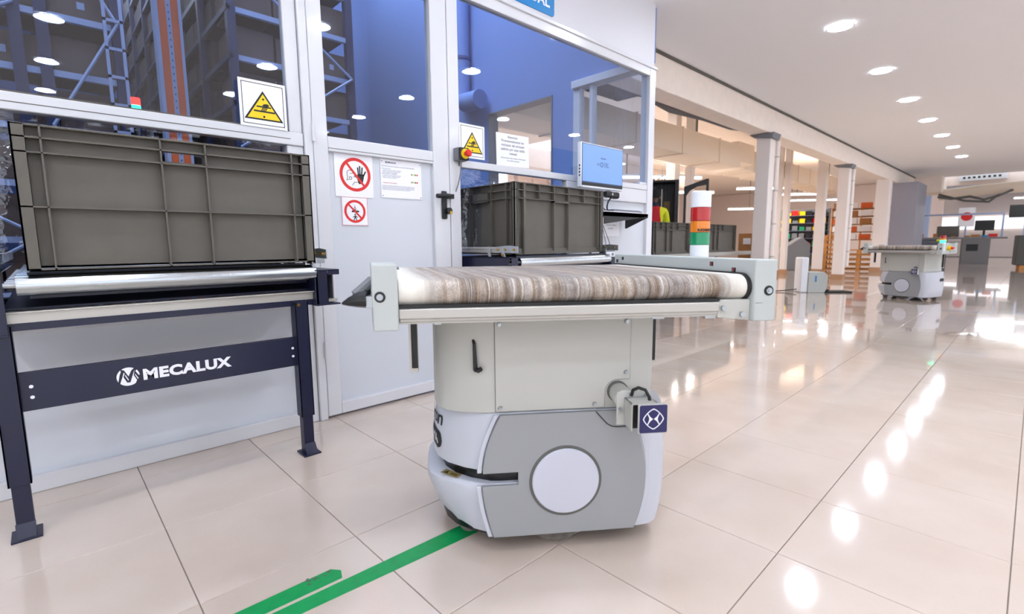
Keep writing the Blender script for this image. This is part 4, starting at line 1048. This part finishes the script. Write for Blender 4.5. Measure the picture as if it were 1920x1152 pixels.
for k in range(9): m.tube([(-.3+k*.06, .38, 1.72), (-.31+k*.062, .33, 1.4), (-.28+k*.055, .36, 1.0), (-.3+k*.06, .38, .8)], .006, 5)
m.build('wiring', 'steel_grey', e)
m = MB(); m.tube([(-.1, .2, 1.76), (-.1, .2, 1.80), (.02, .2, 1.84), (.1, .2, 1.78)], .012, 8); m.box(-.5, -.2, .1, .3, 1.76, 1.80); m.build('top_fitting', 'steel_grey', e)
e = E('arch_bracket', (8.02, 4.18, 0), 'black arched stand right of the equipment cabinet', 'stand', rz=R(-60)); e.scale = (.66, 1, 1.08)
P = [(-.03, .0), (.03, .0), (.03, 1.50)]+[(.03+.50*math.sin(R(a))*.82, 1.50+.14*math.sin(R(a))) for a in (20, 50, 80)]+[(.50, 1.45), (.56, 1.45), (.56, 1.72), (-.03, 1.60)]
m = MB(); m.prism([(-.03, 0), (.03, 0), (.03, 1.50), (.12, 1.58), (.30, 1.64), (.50, 1.66), (.50, 1.36), (.56, 1.36), (.56, 1.75), (.50, 1.75), (-.03, 1.64)], 'y', 0, .05); m.build('arch_frame', 'black', e)
box('foot', 'black', (-.15, .15, -.15, .2, 0, .02), e)
# person
def person(loc, rz):
    e = E('person', loc, 'person with dark hair in a red and yellow top, back turned, beside the black cabinet', 'person', rz=rz)
    J = {0: ((0, 0, .92), .115), 1: ((0, .01, 1.10), .125), 2: ((0, 0, 1.27), .135), 3: ((0, 0, 1.38), .06), 4: ((0, -.01, 1.44), .052), 5: ((0, -.02, 1.52), .082), 6: ((0, -.02, 1.59), .072),
         7: ((-.17, 0, 1.33), .058), 8: ((-.22, -.04, 1.08), .043), 9: ((-.16, -.22, 1.0), .032), 10: ((-.13, -.30, 1.02), .026),
         11: ((.17, 0, 1.33), .058), 12: ((.22, -.04, 1.08), .043), 13: ((.16, -.22, 1.0), .032), 14: ((.13, -.30, 1.02), .026),
         15: ((-.09, 0, .84), .09), 16: ((-.10, -.01, .48), .058), 17: ((-.10, .02, .09), .04), 18: ((-.10, -.13, .04), .032),
         19: ((.09, 0, .84), .09), 20: ((.10, -.01, .48), .058), 21: ((.10, .02, .09), .04), 22: ((.10, -.13, .04), .032)}
    ed = [(0, 1), (1, 2), (2, 3), (3, 4), (4, 5), (5, 6), (2, 7), (7, 8), (8, 9), (9, 10), (2, 11), (11, 12), (12, 13), (13, 14), (0, 15), (15, 16), (16, 17), (17, 18), (0, 19), (19, 20), (20, 21), (21, 22)]
    for s_ in (-1, 1):
        hb = 10 if s_ < 0 else 14; hp = Vector(J[hb][0])
        for f in range(5):
            k = len(J); off = (f-1.5)*.017
            if f < 4: a, b = hp+Vector((off, -.05, 0)), hp+Vector((off, -.085+abs(f-1.5)*.006, -.015))
            else: a, b = hp+Vector((-s_*.035, -.01, .005)), hp+Vector((-s_*.05, -.035, 0))
            J[k] = (tuple(a), .0095); J[k+1] = (tuple(b), .008); ed += [(hb, k), (k, k+1)]
    me = bpy.data.meshes.new('body'); me.from_pydata([J[i][0] for i in range(len(J))], ed, [])
    o = bpy.data.objects.new('body', me); C.objects.link(o); o.parent = e
    sk_ = o.modifiers.new('skin', 'SKIN'); sk_.use_smooth_shade = True
    for i, v in enumerate(me.skin_vertices[0].data): v.radius = (J[i][1], J[i][1]*(.78 if i in (0, 1, 2) else 1)); v.use_root = (i == 0)
    ss = o.modifiers.new('subsurf', 'SUBSURF'); ss.levels = 2; ss.render_levels = 2
    bpy.context.view_layer.update()
    nm = bpy.data.meshes.new_from_object(o.evaluated_get(bpy.context.evaluated_depsgraph_get()))
    o.modifiers.clear(); o.data = nm
    nm.materials.clear()
    for k in ('skin', 'cloth_red', 'vest_yellow', 'cloth_navy', 'hair', 'black'): nm.materials.append(MT[k])
    for p in nm.polygons:
        c = p.center; z = c.z
        if z > 1.44: p.material_index = 0
        elif z > 1.385: p.material_index = 3
        elif z > .90 and c.y > -.14: p.material_index = 2 if (c.x < -.07) else 1
        elif z > .90: p.material_index = 0 if c.y < -.20 else 1
        elif z > .09: p.material_index = 3
        else: p.material_index = 5
    nm.polygons.foreach_set('use_smooth', [True]*len(nm.polygons))
    # hair cap, ears, eyes, nose
    m = MB(); rings = []
    for a in range(0, 9):
        t = R(-35+a*15.5); rr = .098*math.cos(t); zz = 1.565+.098*math.sin(t)
        rings.append([(rr*.92*math.cos(2*math.pi*i/20), -.008+rr*1.06*math.sin(2*math.pi*i/20)+(.012 if math.sin(2*math.pi*i/20) < -.2 and a < 5 else 0)*2.6, zz) for i in range(20)])
    m.loft(rings); m.build('hair', 'hair', e)
    m = MB(); m.cyl((-.034, -.095, 1.53), (-.034, -.102, 1.53), .011, 10); m.cyl((.034, -.095, 1.53), (.034, -.102, 1.53), .011, 10); m.build('eyes', 'white', e)
    m = MB(); m.prism([(-.012, 1.485), (.012, 1.485), (0, 1.525)], 'y', -.118, -.09); m.build('nose', 'skin', e)
    m = MB(); m.box(-.022, .022, -.102, -.09, 1.465, 1.472); m.build('mouth', 'cloth_red', e)
    m = MB(); m.cyl((-.088, -.015, 1.52), (-.098, -.015, 1.52), .02, 10); m.cyl((.088, -.015, 1.52), (.098, -.015, 1.52), .02, 10); m.build('ears', 'skin', e)
    return e
person((6.84, 4.06, 0), R(135))

# second robot, far down the hall
rob2 = dup(rob)
ROB2 = rob2
rob2.location = (8.93, 1.29, 0); rob2.rotation_euler = (0, 0, R(90-197))
rob2['label'] = 'mobile robot standing far down the hall, with a yellow stop button on its box'
for c in children(rob2):
    if c.name.startswith('signal_tower'):
        c.location = (-.02, -.30, .0); c.scale = (1, 1, .82); c.location.z = .12
for c in children(rob2):
    if c.name.startswith('signal_tower'):
        for g in children(c):
            if g.get('label') == 'green lens': g.data = g.data.copy(); g.data.materials[0] = MT['glow_green']; g['label'] = 'lit green lens'
            if g.name.startswith(('tower_cap', 'lens_print')): bpy.data.objects.remove(g)
# stop button, cover and badge that only the far robot shows
m = MB(); m.cyl((sh(.503, .06), .06, .735), (sh(.503, .06)+.04, .06, .735), .03, 20); bt = m.build('stop_button_base', 'yellow', rob2)
m = MB(); m.cyl((sh(.503, .06)+.04, .06, .735), (sh(.503, .06)+.07, .06, .735), .018, 16); m.build('stop_button', 'red', bt)
m = MB(); m.box(.31, .46, -.08, .40, .8065, .822); cv = m.build('box_cover', 'ring', rob2, bevel=.004); m = MB(); m.box(.38, .45, -.06, .06, .822, .852); m.build('yellow_block', 'yellow', cv, bevel=.008)
m = MB(); m.prism(arc(.27, .29, .022, 90, 270, 10)+arc(.33, .29, .022, -90, 90, 10), 'x', .3365, .3385); m.build('rear_badge', 'print_black', rob2)
charger = E('charging_dock', (9.2, 2.62, 0), 'white charging dock on the floor left of the far robot', 'charger', rz=R(-50))
box('dock_tower', 'monitor_white', (-.12, .0, -.12, .12, 0, .58), charger, bevel=.02); m = MB(); m.prism([(0, 0), (.26, 0), (.30, .10), (.30, .28), (.24, .34), (0, .34)], 'y', -.13, .13); m.build('dock_housing', 'box', charger, bevel=.008)
box('dock_label', 'signblue', (.10, .125, -.132, -.13, .18, .28), charger); box('dock_plate', 'black', (.30, .68, -.14, .14, 0, .025), charger, bevel=.004); box('dock_contact', 'black', (.28, .36, -.06, .06, .025, .05), charger)
m = MB(); m.tube([(-.12, .0, .05), (-.3, .05, .02), (-.5, .02, .012), (-.7, .2, .012), (-.9, .5, .012), (-1.1, 1.2, .012)], .009, 6); m.build('power_cable', 'black', charger)

# wooden pallets and crates
def pallet_stack(x, y, n, label, rz, wd=1.2, hue='wood'):
    e = E('pallet_stack', (x, y, 0), label, 'pallets', rz=rz)
    for k in range(n):
        z = k*.145; p = MB(); 
        for j in range(3): p.box(-wd/2, wd/2, -.4+j*.35, -.3+j*.35, z, z+.02)
        for j in range(5): p.box(-wd/2, wd/2, -.4+j*.175, -.29+j*.175, z+.118, z+.14)
        for i in range(3):
            for j in range(3): p.box(-wd/2+i*(wd-.1)/2, -wd/2+.1+i*(wd-.1)/2, -.4+j*.35, -.3+j*.35, z+.02, z+.118)
        p.build('pallet', hue, e)
    return e
pallet_stack(17.6, 3.62, 4, 'low stack of wooden pallets left of the grey block', R(-80), .9)
pallet_stack(17.3, 4.42, 7, 'taller stack of wooden pallets between the brown-footed columns', R(-78), .6)
e = E('crate_shelf', (19.3, 4.0, .0), 'rack of brown cartons and empty trays above the pallets', 'rack', rz=R(-80))
for x in (-.8, 0, .78): box('upright', 'wood', (x, x+.03, 0, .5, 0, 1.9), e)
for k, z in enumerate((.85, 1.1, 1.35, 1.6, 1.85)):
    box('shelf_board', 'cartonbrown', (-.8, .8, 0, .5, z, z+.03), e)
    for i, x in enumerate((-.75, -.40, -.02, .36)): box('carton', ('cartonbrown', 'white', 'orange', 'white')[(k+i) % 4], (x, x+.31, -.02, .45, z+.031, z+.20), e)
# vending-like shelf at the far left of the rear hall
e = E('goods_shelf', (19.2, 5.85, 0), 'tall grey shelf of small coloured goods behind the slim columns', 'shelf', rz=R(-60))
m = MB(); m.box(-1.0, 1.0, .4, .44, 0, 1.95); m.box(-1.04, -1.0, 0, .44, 0, 1.95); m.box(1.0, 1.04, 0, .44, 0, 1.95); m.build('shelf_body', 'steel_grey', e)
rn = random.Random(9)
for k in range(6):
    z = .4+k*.26; sb = box('shelf_board', 'duct_dark', (-1, 1, 0, .4, z, z+.02), e)
    for i in range(9): box('packet', rn.choice(['steel_grey', 'lens_green', 'red', 'emblem', 'yellow', 'ring', 'dark']), (-.96+i*.215, -.80+i*.215, .05, .3, z+.021, z+rn.uniform(.1, .2)), sb)
e = E('covered_machine', (15.8, 4.95, 0), 'low grey sloping machine between the column row and the shelf', 'machine', rz=R(-60)); e.scale = (.6, .8, 1)
m = MB(); m.prism([(-.9, 0), (.9, 0), (.9, .75), (.5, .95), (-.9, .35)], 'y', 0, .8); m.build('machine_body', 'steel_grey', e, bevel=.02); box('machine_table', 'alu', (-1.3, -.9, 0, .8, .3, .36), e); box('machine_leg', 'alu', (-1.28, -1.22, .0, .06, 0, .3), e)
# work stations at the far right
def station(x, y, label, rz, s_):
    e = E('work_station', (x, y, 0), label, 'desk', rz=rz); rn = random.Random(s_)
    box('desk_top', 'steel_grey', (-1.3, 1.3, -.4, .4, .86, .92), e); box('cupboard', 'duct_dark', (-1.25, -.2, -.38, .38, .0, .86), e); box('drawer_unit', 'steel_grey', (.2, .9, -.38, .38, .0, .86), e)
    box('opening', 'black', (.3, .6, -.385, -.378, .45, .68), e)
    for x_ in (-1.25, 1.2): box('frame_post', 'rack_beam', (x_, x_+.05, .33, .38, .92, 1.75), e)
    box('frame_bar', 'rack_beam', (-1.25, 1.25, .33, .38, 1.70, 1.76), e)
    box('printer', 'ring', (-.5, .1, -.1, .3, .93, 1.32), e, bevel=.02); box('screen', 'black', (.5, 1.0, .1, .14, 1.15, 1.5), e); box('screen_stand', 'black', (.72, .78, .1, .16, .92, 1.15), e)
    for k in range(7):
        x_ = rn.uniform(-1.1, 1.0); box('parcel', rn.choice(['white', 'cartonbrown', 'signblue', 'red', 'cartonbrown', 'monitor_white']), (x_, x_+rn.uniform(.1, .25), -.35, -.15, .925, .925+rn.uniform(.04, .14)), e)
    return e
station(23.6, 2.05, 'work station with a printer right of the far robot box', R(-82), 3)
station(24.2, -.9, 'work station at the right edge of the picture', R(-82), 8)
box('window_7', 'daylight', (33.70, 33.79, -3.0, 3.6, 1.35, 1.95), **S)
box('window_8', 'daylight', (27.98, 28.0, 3.35, 3.75, .9, 1.9), **S)
box('wall_rear_right', 'hall_far', (28.0, 28.15, 2.9, 13.3, 0, 3.4), **S)
tag(MB().box(26.0, 26.3, 3.1, 3.4, 0, 2.98).build('steel_post', 'rack_beam', bevel=.01), 'blue-grey steel post right of the grey block', 'column')
fs = E('wall_screen', (28.5, .35, 1.7), 'dark wall screen over the right work station', 'screen', rz=R(-85)); box('screen_panel', 'black', (-.55, .55, 0, .08, 0, .5), fs); box('screen_mount', 'ring', (-.03, .03, .08, .12, .1, 1.28), fs)
fe = E('fire_sign', (27.0, 2.05, 1.35), 'small round red sign on a white post in the far hall', 'sign', rz=R(-85)); box('sign_panel', 'white', (-.25, .25, 0, .05, 0, .75), fe)
m = MB(); m.cyl((0, -.01, .4), (0, 0, .4), .17, 20); m.build('red_disc', 'red', fe); box('sign_post', 'rack_beam', (-.03, .03, .01, .05, -1.35, 0), fe)
for k, (x, y, L_) in enumerate(((24.6, -.2, 4.2), (23.0, .3, 2.0), (27.8, -1.2, 4))):
    e = E('tube_light', (x, y, 2.55-.08*k), 'long tube light under the far low ceiling, %s' % ('the longest one', 'the short one nearest the soffit', 'the one farthest back')[k], 'light', 'tube lights of the far right hall'); e.rotation_euler = (0, 0, R(-82))
    box('tube', 'tube', (-L_/2, L_/2, -.03, .03, 0, .04), e); box('tube_housing', 'frame', (-L_/2, L_/2, -.05, .05, .04, .08), e); box('suspension', 'ring', (-.01, .01, -.01, .01, .08, .425+.08*k), e)
# air unit and pipes under the far ceiling
e = E('air_conditioner', (21.3, 1.35, 2.66), 'white air unit with black louvres on the far soffit', 'air conditioner', rz=R(-90))
box('unit_body', 'frame', (-.55, .55, 0, .18, 0, .2), e, bevel=.01)
for k in range(8): box('louvre', 'black', (-.45+k*.115, -.39+k*.115, -.004, .004, .07, .13), e)
m = MB(); m.tube([(20.9, 2.3, 2.25), (20.9, 1.2, 2.34), (20.95, .3, 2.36), (21.0, -.3, 2.42)], [.16, .16, .17, .12], 14); tag(m.build('air_pipe', 'duct'), 'thick cream pipe below the air unit', 'pipe')
m = MB(); m.tube([(19.8, 2.2, 2.12), (19.9, 1.9, 2.05), (20.0, 1.5, 2.10), (20.2, 1.2, 2.0), (20.3, .9, 2.1), (20.9, .6, 2.3)], .035, 8); m.tube([(19.9, 2.2, 2.2), (20.0, 1.6, 1.98), (20.4, 1.1, 1.94), (21, .9, 2.2)], .03, 8); tag(m.build('loose_cables', 'ring'), 'tangle of dark cables hanging below the soffit', 'cable')
bl_ = E('floor_box', (20.5, -.05, 0), 'dark box standing on the floor at the right picture edge', 'box', rz=R(-82)); box('box_body', 'ring', (-.5, .5, -.3, .3, .1, .95), bl_, bevel=.02); box('box_foot', 'wood', (-.4, -.2, -.3, .3, 0, .1), bl_); box('box_foot', 'wood', (.2, .4, -.3, .3, 0, .1), bl_)
